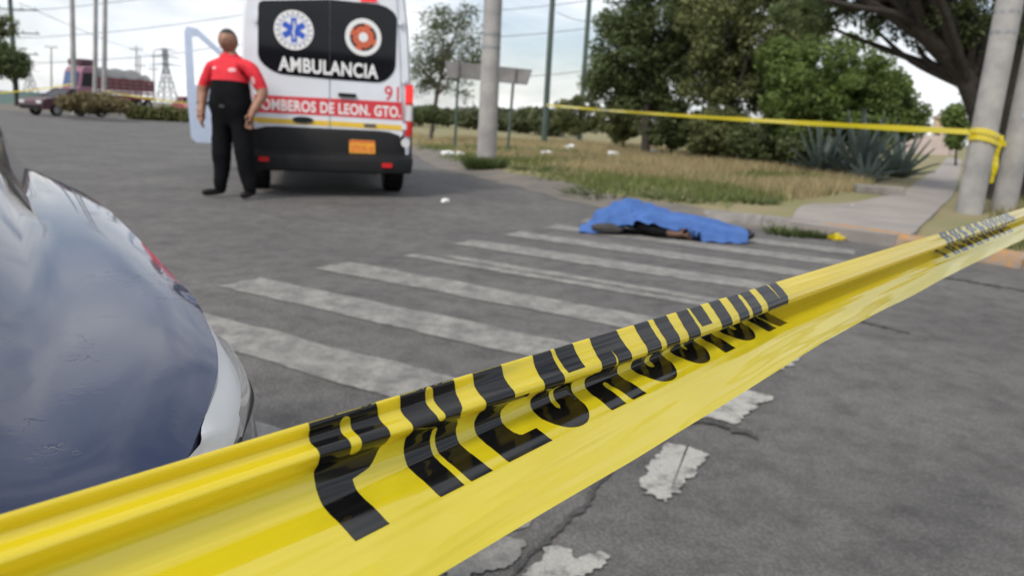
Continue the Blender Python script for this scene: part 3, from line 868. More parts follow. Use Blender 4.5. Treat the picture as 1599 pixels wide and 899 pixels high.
# wheels
def wheel_mesh(bm_, c, ax, r, w):
    ax = Vector(ax).normalized(); up = Vector((0, 0, 1)); side = ax.cross(up)
    prof = [(-.5, .62), (-.5, .92), (-.38, 1.0), (.38, 1.0), (.5, .92), (.5, .62)]
    rows = []
    for k in range(28):
        an = 2 * math.pi * k / 28; dvec = up * math.cos(an) + side * math.sin(an)
        rows.append([Vector(c) + ax * (p[0] * w) + dvec * (p[1] * r) for p in prof])
    bm_.grid(rows, closed_u=True)
def rim_mesh(bm_, c, ax, r, w):
    ax = Vector(ax).normalized(); up = Vector((0, 0, 1)); side = ax.cross(up)
    for sgn in (1, -1):
        bm_.disc(Vector(c) + ax * (w * .46 * sgn), r * .63, up, side, 20, r_in=r * .52)
        bm_.disc(Vector(c) + ax * (w * .40 * sgn), r * .18, up, side, 12)
        for k in range(7):
            an = 2 * math.pi * k / 7
            dv = up * math.cos(an) + side * math.sin(an); tv = up * -math.sin(an) + side * math.cos(an)
            cc_ = Vector(c) + ax * (w * .42 * sgn)
            bm_.add([cc_ + dv * r * .1 + tv * r * .08, cc_ + dv * r * .56 + tv * r * .05, cc_ + dv * r * .56 - tv * r * .05, cc_ + dv * r * .1 - tv * r * .08], [(0, 1, 2, 3)])
for f in (-.86, -3.45):
    for l in (-.20, 2 * CMID + .20):
        b = MB(); wheel_mesh(b, cw(f, l, .31), CL, .31, .21); w_ = carpart(b, 'wheel', M['rubber'])
        b = MB(); rim_mesh(b, cw(f, l, .31), CL, .31, .23); b.v = [tuple(Vector(p) - car.location) for p in b.v]; b.build('rim', M['rim'], w_)
        b = MB(); sg = -1 if l < CMID else 1
        b.disc(cw(f, CMID + sg * 0.943, .34), .37, CF, (0, 0, 1), 28); carpart(b, 'wheel_arch', M['gap'], False)
# grille, mirrors, handles
b = MB(); b.box(cw(.06, CMID, .52), (1.0, .03, .16), Matrix.Rotation(-AZ + math.pi / 1, 3, 'Z')); carpart(b, 'grille', M['black_plastic'], False)
for sg in (-1, 1):
    b = MB(); c = cw(-1.16, CMID + sg * 1.02, .955)
    b.tube([cw(-1.16, CMID + sg * .86, .93), cw(-1.16, CMID + sg * .96, .94)], .022, 8)
    P = [[c + CL * (math.cos(a) * .105 * sx) + Vector((0, 0, math.sin(a) * .07 * sx)) + CF * dy for a in np.linspace(0, 2 * math.pi, 17)[:-1]] for sx, dy in ((.85, -.05), (1, -.035), (.95, .02), (.7, .06), (.2, .08))]
    b.grid(P, closed_v=True); b.add(P[0], [tuple(range(16))])
    carpart(b, 'side_mirror', M['navy'])
    for f in (-2.35, -3.2):
        b = MB(); b.tube([cw(f, CMID + sg * .925, .82), cw(f + .16, CMID + sg * .93, .825)], .014, 6); carpart(b, 'door_handle', M['navy'])

# ================================================================== AMBULANCE
VAZ = rad(-16)
VF = Vector((math.sin(VAZ), math.cos(VAZ), 0)); VR = Vector((VF.y, -VF.x, 0))
_c = gp(514, 300, 0); _c = Vector((_c.x, _c.y, 0)).normalized() * 1.0
VO = _c * (8.72 / (_c.y))
van = empty('ambulance', VO, -VAZ)
tag(van, 'white ambulance van with red lettered band and dark rear windows, front door open', 'ambulance')
def vp(px, py, dy=0.0):
    """pixel on the rear plane -> local (x, y, z)"""
    d = ray(px, py); t = (VO + VF * dy - CAM_P).dot(VF) / d.dot(VF)
    p = CAM_P + d * t - VO
    return Vector((p.dot(VR), dy, p.z))
hw = 0.985          # half width
def sec(y, zb, zt, w, rt=0.22, tum=0.10):
    """van cross-section, half rounded"""
    pts = []
    h = zt - zb
    prof = [(w * .93, zb), (w * .995, zb + .12), (w, zb + .40), (w * .985, zb + h * .45), (w * (1 - tum * .55), zb + h * .75), (w * (1 - tum), zt - rt), (w * (1 - tum) - rt * .25, zt - rt * .32), (w * (1 - tum) - rt * .75, zt - .03), (w * .4, zt)]
    return [Vector((x, y, z)) for x, z in prof] + [Vector((-x, y, z)) for x, z in reversed(prof)]
b = MB()
ss = [sec(0.0, .42, 2.50, hw - .03), sec(.05, .40, 2.54, hw), sec(1.0, .38, 2.56, hw), sec(2.4, .38, 2.56, hw), sec(2.95, .38, 2.50, hw), sec(3.55, .38, 1.95, hw * .985, .2), sec(3.95, .38, 1.42, hw * .97, .16, .07), sec(4.4, .38, 1.24, hw * .95, .16, .06), sec(4.7, .40, 1.02, hw * .88, .16, .06), sec(4.76, .45, .85, hw * .80, .1, .05)]
b.grid(ss); b.add(ss[0], [tuple(range(18))]); b.add(ss[-1], [tuple(range(18))])
b.add([ss[i][0] for i in range(10)] + [ss[i][17] for i in range(9, -1, -1)], [tuple(range(20))])
b.build('body', M['white_paint'], van, True)
def rpoly(pxs, dy, name, m, parent=van, thick=0.006):
    P = [vp(x, y) for x, y in pxs]
    b = MB(); n_ = len(P)
    fr = [Vector((p.x, -dy - thick, p.z)) for p in P]; bk = [Vector((p.x, -dy, p.z)) for p in P]
    b.add(fr + bk, [tuple(range(n_))] + [(i, (i + 1) % n_, n_ + (i + 1) % n_, n_ + i) for i in range(n_)])
    return b.build(name, m, parent)
def rnd(pts, r=6, n=4, sharp=False):
    out = []
    k = len(pts)
    for i in range(k):
        p = Vector((*pts[i], 0)); a = Vector((*pts[i - 1], 0)); c = Vector((*pts[(i + 1) % k], 0))
        d1 = (a - p); d2 = (c - p); rr = min(1.0 if (sharp and abs(p.x - 515) < 2) else r, d1.length * .45, d2.length * .45)
        s_, e_ = p + d1.normalized() * rr, p + d2.normalized() * rr
        for t in np.linspace(0, 1, n + 1):
            q = s_ * (1 - t) ** 2 + p * 2 * t * (1 - t) + e_ * t * t
            out.append((q.x, q.y))
    return out
# two rear doors as panels, seam between
dl = rpoly(rnd([(404, -16), (514, -14), (514, 214), (397, 205)], 8), .002, 'rear_door', M['white_paint'], thick=.022)
dr = rpoly(rnd([(516, -14), (618, -10), (629, 215), (516, 214)], 8), .002, 'rear_door', M['white_paint'], thick=.022)
gl_l = rpoly(rnd([(403, 2), (514.6, 0), (514.6, 124), (436, 116), (418, 107), (403, 92)], 10, 5, True), .0245, 'rear_window', M['glass_dark'], dl, .006)
gl_r = rpoly(rnd([(515.4, 0), (600, 9), (620, 24), (617, 112), (598, 130), (515.4, 124)], 12, 5, True), .0245, 'rear_window', M['glass_dark'], dr, .006)
rpoly([(397, 148), (514, 154), (514, 181), (396, 175)], .0245, 'red_band', M['red_vinyl'], dl, .003)
rpoly([(516, 154), (627, 160), (628, 188), (516, 181)], .0245, 'red_band', M['red_vinyl'], dr, .003)
rpoly([(395, 183), (514, 189), (514, 197), (395, 191)], .0245, 'yellow_band', M['yellow_vinyl'], dl, .003)
rpoly([(516, 189), (628, 196), (628, 204), (516, 197)], .0245, 'yellow_band', M['yellow_vinyl'], dr, .003)
rpoly(rnd([(528, 145), (556, 147), (556, 153), (528, 151)], 3), .0245, 'door_handle', M['black_plastic'], dr, .03)
def ov(cx, cy, rx, ry, n=20): return [(cx + rx * math.cos(2 * math.pi * k / n), cy + ry * math.sin(2 * math.pi * k / n) + 0.05 * rx * math.cos(2 * math.pi * k / n)) for k in range(n)]
o = rpoly(ov(473, 187.5, 17, 5.6), .029, 'oval_badge', M['chrome'], dl, .01)
rpoly(ov(473, 187.5, 14.5, 4.2), .0395, 'badge_face', M['black_plastic'], o, .002)
rpoly(rnd([(568, 193), (587, 194), (587, 199), (568, 198)], 2), .029, 'model_badge', M['chrome'], dr, .006)
for x in (407, 600): 
    pass
for (x, y) in ((400, 30), (400, 120), (400, 195)):
    rpoly(rnd([(x - 5, y - 5), (x + 2, y - 5), (x + 2, y + 5), (x - 5, y + 5)], 2), .024, 'hinge', M['white_paint'], dl, .02)
for (x, y) in ((624, 35), (629, 125), (630, 198)):
    rpoly(rnd([(x - 3, y - 5), (x + 4, y - 5), (x + 4, y + 5), (x - 3, y + 5)], 2), .024, 'hinge', M['white_paint'], dr, .02)
# tail lamps
for sx in (1, -1):
    t = MB(); z0, z1 = vp(632, 213).z, vp(632, 132).z
    def tl(za, zb, m, nm, par=None):
        b = MB(); w = hw
        P = []
        for z in (za, zb):
            P.append([Vector((sx * (w - .085), -.012, z)), Vector((sx * (w - .085), -.035, z)), Vector((sx * (w - .02), -.032, z)), Vector((sx * (w + .008), .0, z)), Vector((sx * (w + .010), .09, z)), Vector((sx * (w - .01), .10, z))])
        b.grid(P); b.add(P[0], [tuple(range(6))]); b.add(P[1], [tuple(range(6))])
        return b.build(nm, m, par or van, False)
    zz = lambda f: z0 + (z1 - z0) * f
    o = tl(zz(0), zz(1), M['red_lens'], 'tail_light')
    def sub(a, c, m, nm):
        b = MB(); w = hw + .006
        P = [[Vector((sx * (w - .088), -.0375, z)), Vector((sx * (w - .022), -.0365, z)), Vector((sx * (w + .005), .0, z)), Vector((sx * (w + .0065), .088, z))] for z in (zz(a), zz(c))]
        b.grid(P); b.build(nm, m, o)
    sub(.66, .97, M['red_lit'], 'brake_lamp'); sub(.30, .60, M['clear_lens'], 'reverse_lamp'); sub(.03, .26, M['red_lens'], 'lower_lamp')
rpoly(rnd([(562, -4), (588, -3), (588, 4), (562, 3)], 3), .024, 'high_brake_light', M['red_lit'], van, .03)
# bumper, plate, reflectors
b = MB(); zt, zm, zb = vp(515, 200).z, vp(515, 243).z, vp(515, 268).z
P = []
for x in np.linspace(-1, 1, 15):
    e = 1 - abs(x) ** 6 * .55
    X = x * (hw + .012)
    k = .10 * abs(x) ** 8
    P.append([Vector((X, .10 + k, zt)), Vector((X, -.026 + k, zt - .005)), Vector((X, -.05 + k, zt - .05)), Vector((X, -.06 + k, zm + .05)), Vector((X, -.16 + k, zm)), Vector((X, -.18 + k, zm - .05)), Vector((X * .985, -.17 + k, zb + .02)), Vector((X * .97, -.10 + k, zb)), Vector((X * .97, .2, zb + .03))])
b.grid(P)
for e in (0, -1): b.add(P[e], [tuple(range(9))])
bump = b.build('rear_bumper', M['black_plastic'], van, True)
pl_ = rpoly(rnd([(545, 218), (585, 220), (585, 241), (545, 239)], 2), .062, 'licence_plate', M['plate'], bump, .008)
rpoly([(545, 219.4), (585, 221.4), (585, 223.6), (545, 221.6)], .0702, 'plate_header', M['red_vinyl'], pl_, .0008)
for (x, y) in ((413, 247), (602, 257)):
    rpoly(rnd([(x - 8, y - 4), (x + 8, y - 3.4), (x + 8, y + 3.6), (x - 8, y + 3)], 2), .17, 'reflector', M['red_lens'], bump, .02)
rpoly(ov(632, 223, 7, 7, 12), .055, 'corner_glint', M['clear_lens'], bump, .02)  # pale disc stands in for light reflected at the bumper corner
# wheels
for y in (.78, 3.75):
    for sx in (-1, 1):
        b = MB(); wheel_mesh(b, (sx * .84, y, .335), (1, 0, 0), .335, .24); w_ = b.build('wheel', M['rubber'], van, True)
        b = MB(); rim_mesh(b, (sx * .84, y, .335), (1, 0, 0), .335, .25); b.build('rim', M['rim'], w_)
# under-body
b = MB(); b.box((0, 2.3, .44), (1.5, 3.9, .12)); b.tube([(-.7, .78, .335), (.7, .78, .335)], .06, 8); b.tube([(-.45, .1, .36), (-.45, 2.0, .36)], .05, 8); b.box((-.5, .15, .34), (.22, .3, .10))
b.build('chassis', M['black_plastic'], van)
# windscreen, side glass
b = MB()
for s in (1,):
    Pw = [Vector((-.74, 3.06, 2.30)), Vector((.74, 3.06, 2.30)), Vector((.84, 3.92, 1.47)), Vector((-.84, 3.92, 1.47))]
    b.add([p + Vector((0, .06, .05)) for p in Pw], [(0, 1, 2, 3)])
b.build('windscreen', M['glass_dark'], van)
b = MB(); b.add([Vector((.992, 2.5, 1.35)), Vector((.992, 3.4, 1.35)), Vector((.96, 3.25, 1.95)), Vector((.935, 2.5, 2.05))], [(0, 1, 2, 3)]); b.build('side_window', M['glass_dark'], van)
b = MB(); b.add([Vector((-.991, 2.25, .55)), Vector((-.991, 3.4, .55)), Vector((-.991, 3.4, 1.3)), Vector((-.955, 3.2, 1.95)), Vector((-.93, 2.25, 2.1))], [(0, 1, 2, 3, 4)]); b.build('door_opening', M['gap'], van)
# open front door, hinged at its front edge
door = MB()
hx, hy = -.985, 3.40
an = rad(80)
dd = Vector((-math.sin(an), -math.cos(an), 0)); dn = Vector((-math.cos(an), math.sin(an), 0))
def dpt(u, z, t=0.0): return Vector((hx, hy, 0)) + dd * u + dn * t + Vector((0, 0, z))
outl = [(0, .46), (.06, .42), (.95, .42), (1.02, .50), (1.05, 1.2), (1.04, 2.05), (1.0, 2.12), (.86, 2.10), (.52, 1.80), (.05, 1.32)]
win = [(.16, 1.33), (.93, 1.28), (.94, 1.98), (.86, 2.0), (.56, 1.74)]
bmh = bmesh.new()
cu = bpy.data.curves.new('door', 'CURVE'); cu.dimensions = '2D'; cu.fill_mode = 'BOTH'; cu.extrude = .04
for olx in (outl, win):
    sp = cu.splines.new('POLY'); sp.points.add(len(olx) - 1); sp.use_cyclic_u = True
    for p, (x, y) in zip(sp.points, olx): p.co = (x, y, 0, 1)
ob = bpy.data.objects.new('t', cu); col.objects.link(ob)
me = bpy.data.meshes.new_from_object(ob.evaluated_get(bpy.context.evaluated_depsgraph_get()))
bpy.data.objects.remove(ob)
for v in me.vertices: v.co = dpt(v.co.x, v.co.y, v.co.z)
me.name = 'front_door'
fd = link('front_door', me, mat('white door paint with sky reflection tint', (.50, .59, .75), .3, coat=.5, var=.05), van)  # white door; the blue is sky reflection put into its colour
b = MB(); b.add([dpt(u, z, 0) for u, z in win], [tuple(range(5))])
gm = bpy.data.materials.new('clear window glass'); gm.use_nodes = True
gt, gbn = nodes_of(gm); gbn.inputs['Transmission Weight'].default_value = 1.0; gbn.inputs['Roughness'].default_value = 0.02; gbn.inputs['IOR'].default_value = 1.02; gbn.inputs['Base Color'].default_value = (.93, .96, .97, 1)
b.build('door_window', gm, fd)
b = MB(); c = dpt(.12, 1.40, .16); b.box(c, (.10, .16, .30)); b.tube([dpt(.1, 1.32, .03), c], .03, 6); b.build('door_mirror', M['black_plastic'], fd, bevel=.02)
b = MB(); b.tube([dpt(.75, 1.02, -.045), dpt(.92, 1.02, -.045)], .018, 6); b.build('inner_handle', M['black_plastic'], fd)
b = MB(); b.box(Vector((0, 2.2, 2.60)), (1.3, .30, .12)); b.build('light_bar', M['red_lens'], van, bevel=.03)

# lettering on the van
def text_obj(txt, px0, px1, dy, m, name, parent, bold=0.02, hpx=None, curve=0.0):
    """txt laid on the rear plane from px0 (baseline left) to px1 (baseline right); height in px"""
    fc = bpy.data.curves.new('txt', 'FONT'); fc.body = txt; fc.size = 1.0; fc.offset = bold; fc.align_x = 'LEFT'; fc.space_character = 1.06
    ob = bpy.data.objects.new('t', fc); col.objects.link(ob)
    me = bpy.data.meshes.new_from_object(ob.evaluated_get(bpy.context.evaluated_depsgraph_get()))
    bpy.data.objects.remove(ob)
    xs_ = [v.co.x for v in me.vertices]; ys_ = [v.co.y for v in me.vertices]
    x0, x1, y0, y1 = min(xs_), max(xs_), min(ys_), max(ys_)
    a = vp(*px0); c = vp(*px1); hv_ = vp(px0[0], px0[1] - hpx).z - a.z
    for v in me.vertices:
        t = (v.co.x - x0) / (x1 - x0); h = (v.co.y - y0) / (y1 - y0)
        p = a.lerp(c, t)
        v.co = Vector((p.x, -dy, p.z + h * hv_ - curve * (4 * t * (1 - t))))
    bm = bmesh.new(); bm.from_mesh(me); bpy.data.meshes.remove(me)
    holder = None; seen = set()
    for f0 in bm.faces:
        if f0.index in seen: continue
        st = [f0]; seen.add(f0.index); isl = []
        while st:
            f_ = st.pop(); isl.append(f_)
            for e in f_.edges:
                for g_ in e.link_faces:
                    if g_.index not in seen: seen.add(g_.index); st.append(g_)
        b = MB(); ix = {}
        for f_ in isl:
            for v in f_.verts:
                if v.index not in ix: ix[v.index] = len(b.v); b.v.append(tuple(v.co))
            b.f.append(tuple(ix[v.index] for v in f_.verts)); b.mi.append(0)
        b.build('letter', m, parent)
    bm.free()
text_obj('AMBULANCIA', (435, 111), (590, 124), .0318, M['white_vinyl'], 'lettering', van, .03, 23, .0)
text_obj('BOMBEROS DE LEON. GTO.', (398, 171), (625, 184), .0286, M['white_vinyl'], 'lettering', van, .03, 18)
text_obj('911', (600, 157), (637, 160), .0270, M['red_vinyl'], 'lettering', van, .012, 23)
text_obj('GTO 91-18', (548, 236.5), (582, 238.3), .0705, M['red_vinyl'], 'plate_number', pl_, .02, 10)
# emblems on the glass
def emblem(cx, cy, rpx, kind, parent):
    c = vp(cx, cy); r = abs(vp(cx + rpx, cy).x - c.x)
    X, Z = Vector((1, 0, 0)), Vector((0, 0, 1))
    y = -.0312
    b = MB(); b.disc((c.x, y, c.z), r, X, Z, 40); o = b.build('round_emblem', M['white_vinyl'], parent)
    if kind == 'star':
        b = MB(); b.disc((c.x, y - .0012, c.z), r * .74, X, Z, 40, r_in=r * .71); b.build('emblem_ring', M['blue_vinyl'], o)
        b = MB()
        for k in range(3):
            a = rad(90 + 60 * k); u = Vector((math.cos(a), 0, math.sin(a))); w = Vector((-math.sin(a), 0, math.cos(a)))
            cc_ = Vector((c.x, y - .0012 - .0006 * k, c.z))
            b.add([cc_ + u * r * .62 + w * r * .15, cc_ + u * r * .62 - w * r * .15, cc_ - u * r * .62 - w * r * .15, cc_ - u * r * .62 + w * r * .15], [(0, 1, 2, 3)])
        b.build('star_of_life', M['blue_vinyl'], o)
        b = MB(); cc_ = Vector((c.x, y - .0042, c.z)); b.add([cc_ + X * r * .03 + Z * r * .46, cc_ - X * r * .03 + Z * r * .46, cc_ - X * r * .03 - Z * r * .46, cc_ + X * r * .03 - Z * r * .46], [(0, 1, 2, 3)])
        pts = [(math.sin(t * 6.28 * 1.1) * .09, .34 - .66 * t) for t in np.linspace(0, 1, 22)]
        L_ = [[cc_ + X * r * (x - .022) + Z * r * z + Vector((0, -.0006, 0)), cc_ + X * r * (x + .022) + Z * r * z + Vector((0, -.0006, 0))] for x, z in pts]
        b.grid(L_); b.build('serpent_staff', M['white_vinyl'], o)
        b = MB()
        for k in range(40):
            if k % 2: continue
            a0 = 2 * math.pi * k / 40; a1 = a0 + .10
            b.add([cc_ + (X * math.cos(q) + Z * math.sin(q)) * r * rr + Vector((0, .003, 0)) for q, rr in ((a0, .80), (a1, .80), (a1, .90), (a0, .90))], [(0, 1, 2, 3)])
        tag(b.build('rim_lettering', M['chrome'], o), kind='stuff')
    else:
        b = MB(); b.disc((c.x, y - .0010, c.z), r * .74, X, Z, 40, r_in=r * .50); b.build('emblem_ring', M['glass_dark'], o)
        b = MB()
        for k in range(8):
            a = rad(45 * k + 22.5); u = Vector((math.cos(a), 0, math.sin(a))); w = Vector((-math.sin(a), 0, math.cos(a)))
            cc_ = Vector((c.x, y - .0022 - .0003 * k, c.z)); s_ = .72 if k % 2 else .60
            b.add([cc_ + w * r * .07, cc_ + u * r * s_ + w * r * .21, cc_ + u * r * s_ - w * r * .21, cc_ - w * r * .07], [(0, 1, 2, 3)])
        b.build('fire_cross', M['orange_vinyl'], o)
        b = MB(); b.disc((c.x, y - .0056, c.z), r * .26, X, Z, 20); b.build('emblem_centre', M['white_vinyl'], o)
emblem(459, 48, 30.5, 'star', gl_l)
emblem(567, 59, 28, 'fire', gl_r)

# ================================================================== PEOPLE
def skin_body(name, V, E, Rr, root=0, sub=2):
    me = bpy.data.meshes.new(name)
    me.from_pydata([Vector(v) for v in V], E, [])
    ob = bpy.data.objects.new(name, me); col.objects.link(ob)
    ob.modifiers.new('skin', 'SKIN')
    if not me.skin_vertices: 
        bpy.context.view_layer.objects.active = ob
    for i, sv in enumerate(me.skin_vertices[0].data):
        r = Rr[i]; sv.radius = r if isinstance(r, tuple) else (r, r)
        sv.use_root = (i == root)
    s = ob.modifiers.new('sub', 'SUBSURF'); s.levels = sub; s.render_levels = sub
    dg = bpy.context.evaluated_depsgraph_get()
    out = bpy.data.meshes.new_from_object(ob.evaluated_get(dg))
    bpy.data.objects.remove(ob)
    return out

def ensure_skin(me):
    pass

class Fig:
    def __init__(s): s.V = []; s.E = []; s.R = []
    def v(s, p, r, to=None):
        s.V.append(p); s.R.append(r); i = len(s.V) - 1
        if to is not None: s.E.append((to, i))
        return i
    def hand(s, wrist, d, side, curl=0.5):
        """palm + five finger chains from a wrist vertex; d = pointing direction, side = thumb direction"""
        d = Vector(d).normalized(); side = Vector(side); side = (side - d * side.dot(d)).normalized(); nrm = d.cross(side)
        w = Vector(s.V[wrist])
        palm = s.v(w + d * .05, (.040, .018), wrist)
        kn = s.v(w + d * .09, (.042, .014), palm)
        for k, (o, ln) in enumerate(((.030, .072), (.010, .08), (-.010, .076), (-.030, .06))):
            a = s.v(w + d * .115 + side * o, .0095, kn)
            b_ = s.v(w + d * (.115 + ln * .55) + side * o - nrm * ln * .25 * curl, .0088, a)
            s.v(w + d * (.115 + ln * .85) + side * o - nrm * ln * .6 * curl, .0078, b_)
        t = s.v(w + d * .055 + side * .05, .011, palm)
        s.v(w + d * .095 + side * .062 - nrm * .015, .009, t)

def add_head(bm, c, up, fwd, r=.098, mats=(0, 0)):
    """head with brow, nose, mouth, ears joined into the body mesh"""
    up = Vector(up).normalized(); fwd = Vector(fwd).normalized(); rt = fwd.cross(up)
    c = Vector(c)
    n, k = 26, 30
    rows = []
    for i in range(n + 1):
        th = math.pi * i / n
        row = []
        for j in range(k):
            ph = 2 * math.pi * j / k
            x = math.sin(th) * math.sin(ph); y = math.sin(th) * math.cos(ph); z = math.cos(th)
            sx, sy, sz = .80, .98, 1.22
            if z < -.1: sx *= 1 + .22 * (z + .1); sy *= 1 + .06 * (z + .1)       # jaw
            px, py, pz = x * sx, y * sy, z * sz
            if y > .35:
                f = (y - .35) / .65
                py += .20 * f * math.exp(-((x / .13) ** 2)) * math.exp(-(((z + .14) / .20) ** 2))        # nose
                py += .05 * f * math.exp(-(((z - .12) / .07) ** 2))                                          # brow
                py -= .09 * f * math.exp(-(((abs(x) - .30) / .15) ** 2)) * math.exp(-(((z + .01) / .10) ** 2))   # eye sockets
                py += .05 * f * math.exp(-((x / .28) ** 2)) * math.exp(-(((z + .48) / .07) ** 2))          # lips
                py += .06 * f * math.exp(-((x / .25) ** 2)) * math.exp(-(((z + .80) / .14) ** 2))          # chin
            if abs(y) < .3:
                px += math.copysign(.14, x) * math.exp(-((y / .12) ** 2)) * math.exp(-(((z + .05) / .20) ** 2)) # ears
            row.append(bm.verts.new(c + (rt * px + fwd * py + up * pz) * r))
        rows.append(row)
    for i in range(n):
        for j in range(k):
            f = bm.faces.new((rows[i][j], rows[i][(j + 1) % k], rows[i + 1][(j + 1) % k], rows[i + 1][j]))
            f.material_index = mats[0]; f.smooth = True
            z = math.cos(math.pi * (i + .5) / n); ph = 2 * math.pi * (j + .5) / k
            x = math.sin(math.pi * (i + .5) / n) * math.sin(ph); y = math.cos(ph)
            if z > .60 or (y < -.1 and z > -.35): f.material_index = mats[1]
            elif y > .5 and abs(abs(x) - .30) < .085 and abs(z + .0) < .06: f.material_index = mats[1]      # eyes
            elif y > .5 and abs(x) < .16 and abs(z + .47) < .03: f.material_index = mats[1]                # mouth

def make_person():
    F = Fig()
    pel = F.v((0, 0, .93), (.165, .125))
    bel = F.v((0, -.035, 1.07), (.20, .175), pel)
    che = F.v((0, -.005, 1.27), (.195, .145), bel)
    shc = F.v((0, .01, 1.40), (.14, .09), che)
    nk = F.v((0, .0, 1.485), .068, shc)
    F.v((0, -.012, 1.56), .064, nk)
    # legs: stance apart, image-left foot turned out
    for sx, foot in ((-1, (-.30, -.20)), (1, (.13, -.20))):
        hp = F.v((sx * .095, 0, .84), (.120, .118), pel)
        kn = F.v((sx * .12, -.02, .48), (.092, .095), hp)
        cf_ = F.v((sx * .13, .0, .30), (.084, .086), kn)
        an_ = F.v((sx * .16, .0, .09), (.062, .065), cf_)
        hl = F.v((sx * .16, .03, .05), (.045, .045), an_)
        F.v((sx * .16 + (foot[0] - sx * .16) * .7 - (.02 if sx < 0 else .0), -.13, .042), (.044, .036), hl)
    # arms : his right hangs (image left), his left is bent with the hand at the hip pocket
    s1 = F.v((-.195, .01, 1.375), .080, shc); e1 = F.v((-.30, .0, 1.13), .056, s1); w1 = F.v((-.265, -.09, .91), .036, e1)
    F.hand(w1, (.05, -.15, -1), (.5, -1, 0), .5)
    s2 = F.v((.195, .01, 1.375), .080, shc); e2 = F.v((.315, .03, 1.12), .056, s2); w2 = F.v((.265, -.09, .92), .038, e2)
    F.hand(w2, (-.25, -.15, -.95), (-.5, -1, 0), .7)
    me = skin_body('person', F.V, F.E, F.R, 0, 2)
    ms = [M['skin'], M['shirt_red'], M['cloth_black'], M['shoe'], M['hair']]
    arms = [(Vector(F.V[a]), Vector(F.V[b_])) for a, b_ in ((s1, e1), (e1, w1), (s2, e2), (e2, w2))]
    arms += [(Vector(F.V[w1]), Vector(F.V[w1]) + Vector((.05, -.15, -1)).normalized() * .2), (Vector(F.V[w2]), Vector(F.V[w2]) + Vector((-.25, -.15, -.95)).normalized() * .2)]
    hands = arms[-2:]
    def segd(p, a, b_):
        t = max(0, min(1, (p - a).dot(b_ - a) / (b_ - a).length_squared)); return (p - a.lerp(b_, t)).length
    me.materials.clear()
    for mm in ms: me.materials.append(mm)
    for p in me.polygons:
        c = p.center; p.use_smooth = True
        darm = min(segd(c, a, b_) for a, b_ in arms)
        isarm = abs(c.x) > .205 and c.z < 1.22 and darm < .075 or (abs(c.x) > .17 and c.z < 1.0 and c.y < -.125)
        ishand = min(segd(c, a, b_) for a, b_ in hands) < .075 and (c.y < -.10) and c.z > .6 and (abs(c.x) > .2 or c.y < -.128)
        isarm = isarm or ishand
        if c.z < .085 or (c.z < .10 and c.y < -.06): p.material_index = 3
        elif isarm: p.material_index = 1 if c.z > 1.165 else 0
        elif c.z > 1.50: p.material_index = 0
        elif c.z > 1.215: p.material_index = 1
        else: p.material_index = 2
    bm = bmesh.new(); bm.from_mesh(me)
    for v in bm.verts:       # cloth folds
        if .12 < v.co.z < 1.45:
            q_ = v.co; v.co = q_ + v.normal * (.010 * noise.noise(Vector((q_.x * 9, q_.y * 9, q_.z * 5))) + .007 * noise.noise(Vector((q_.x * 14, q_.y * 14, q_.z * 24))))
    add_head(bm, (0, -.025, 1.625), (0, -.05, 1), (.05, -1, 0), .104, (0, 4))
    bm.to_mesh(me); bm.free()
    return me
pme = make_person()
pp = gp(346, 309)
person = link('person', pme); person.location = (pp.x + .13, pp.y + .06, 0.008); person.rotation_euler = (0, 0, rad(-12)); person.scale = (1.17, 1.1, 1.02)
tag(person, 'person in red and black polo shirt and black trousers standing beside the ambulance', 'person')
def surf_patch(obj, name, cx, cz, rx, rz, m):
    """small printed patch hugging the front of the torso"""
    bv = BVHTree.FromPolygons([v.co for v in obj.data.vertices], [tuple(p.vertices) for p in obj.data.polygons])
    b = MB(); pts = []
    N = 14
    def hit(x, z):
        h = bv.ray_cast(Vector((x, -1, z)), Vector((0, 1, 0))); return (h[0] if h[0] is not None else Vector((x, -.12, z))) + Vector((0, -.004, 0))
    pts = [hit(cx, cz)] + [hit(cx + rx * math.cos(2 * math.pi * k / N), cz + rz * math.sin(2 * math.pi * k / N)) for k in range(N)]
    b.add(pts, [(0, 1 + k, 1 + (k + 1) % N) for k in range(N)])
    return b.build(name, m, obj)
M['patch'] = mat('pale shirt print', (0.70, 0.42, 0.45), 0.8, var=0.25, vscale=60)
surf_patch(person, 'chest_logo', .085, 1.335, .036, .022, M['patch'])
surf_patch(person, 'chest_logo', -.095, 1.35, .024, .013, M['patch'])
surf_patch(person, 'sleeve_patch', .25, 1.24, .02, .04, M['patch'])
# belt buckle and belt
surf_patch(person, 'belt_buckle', .0, .965, .03, .018, M['chrome'])

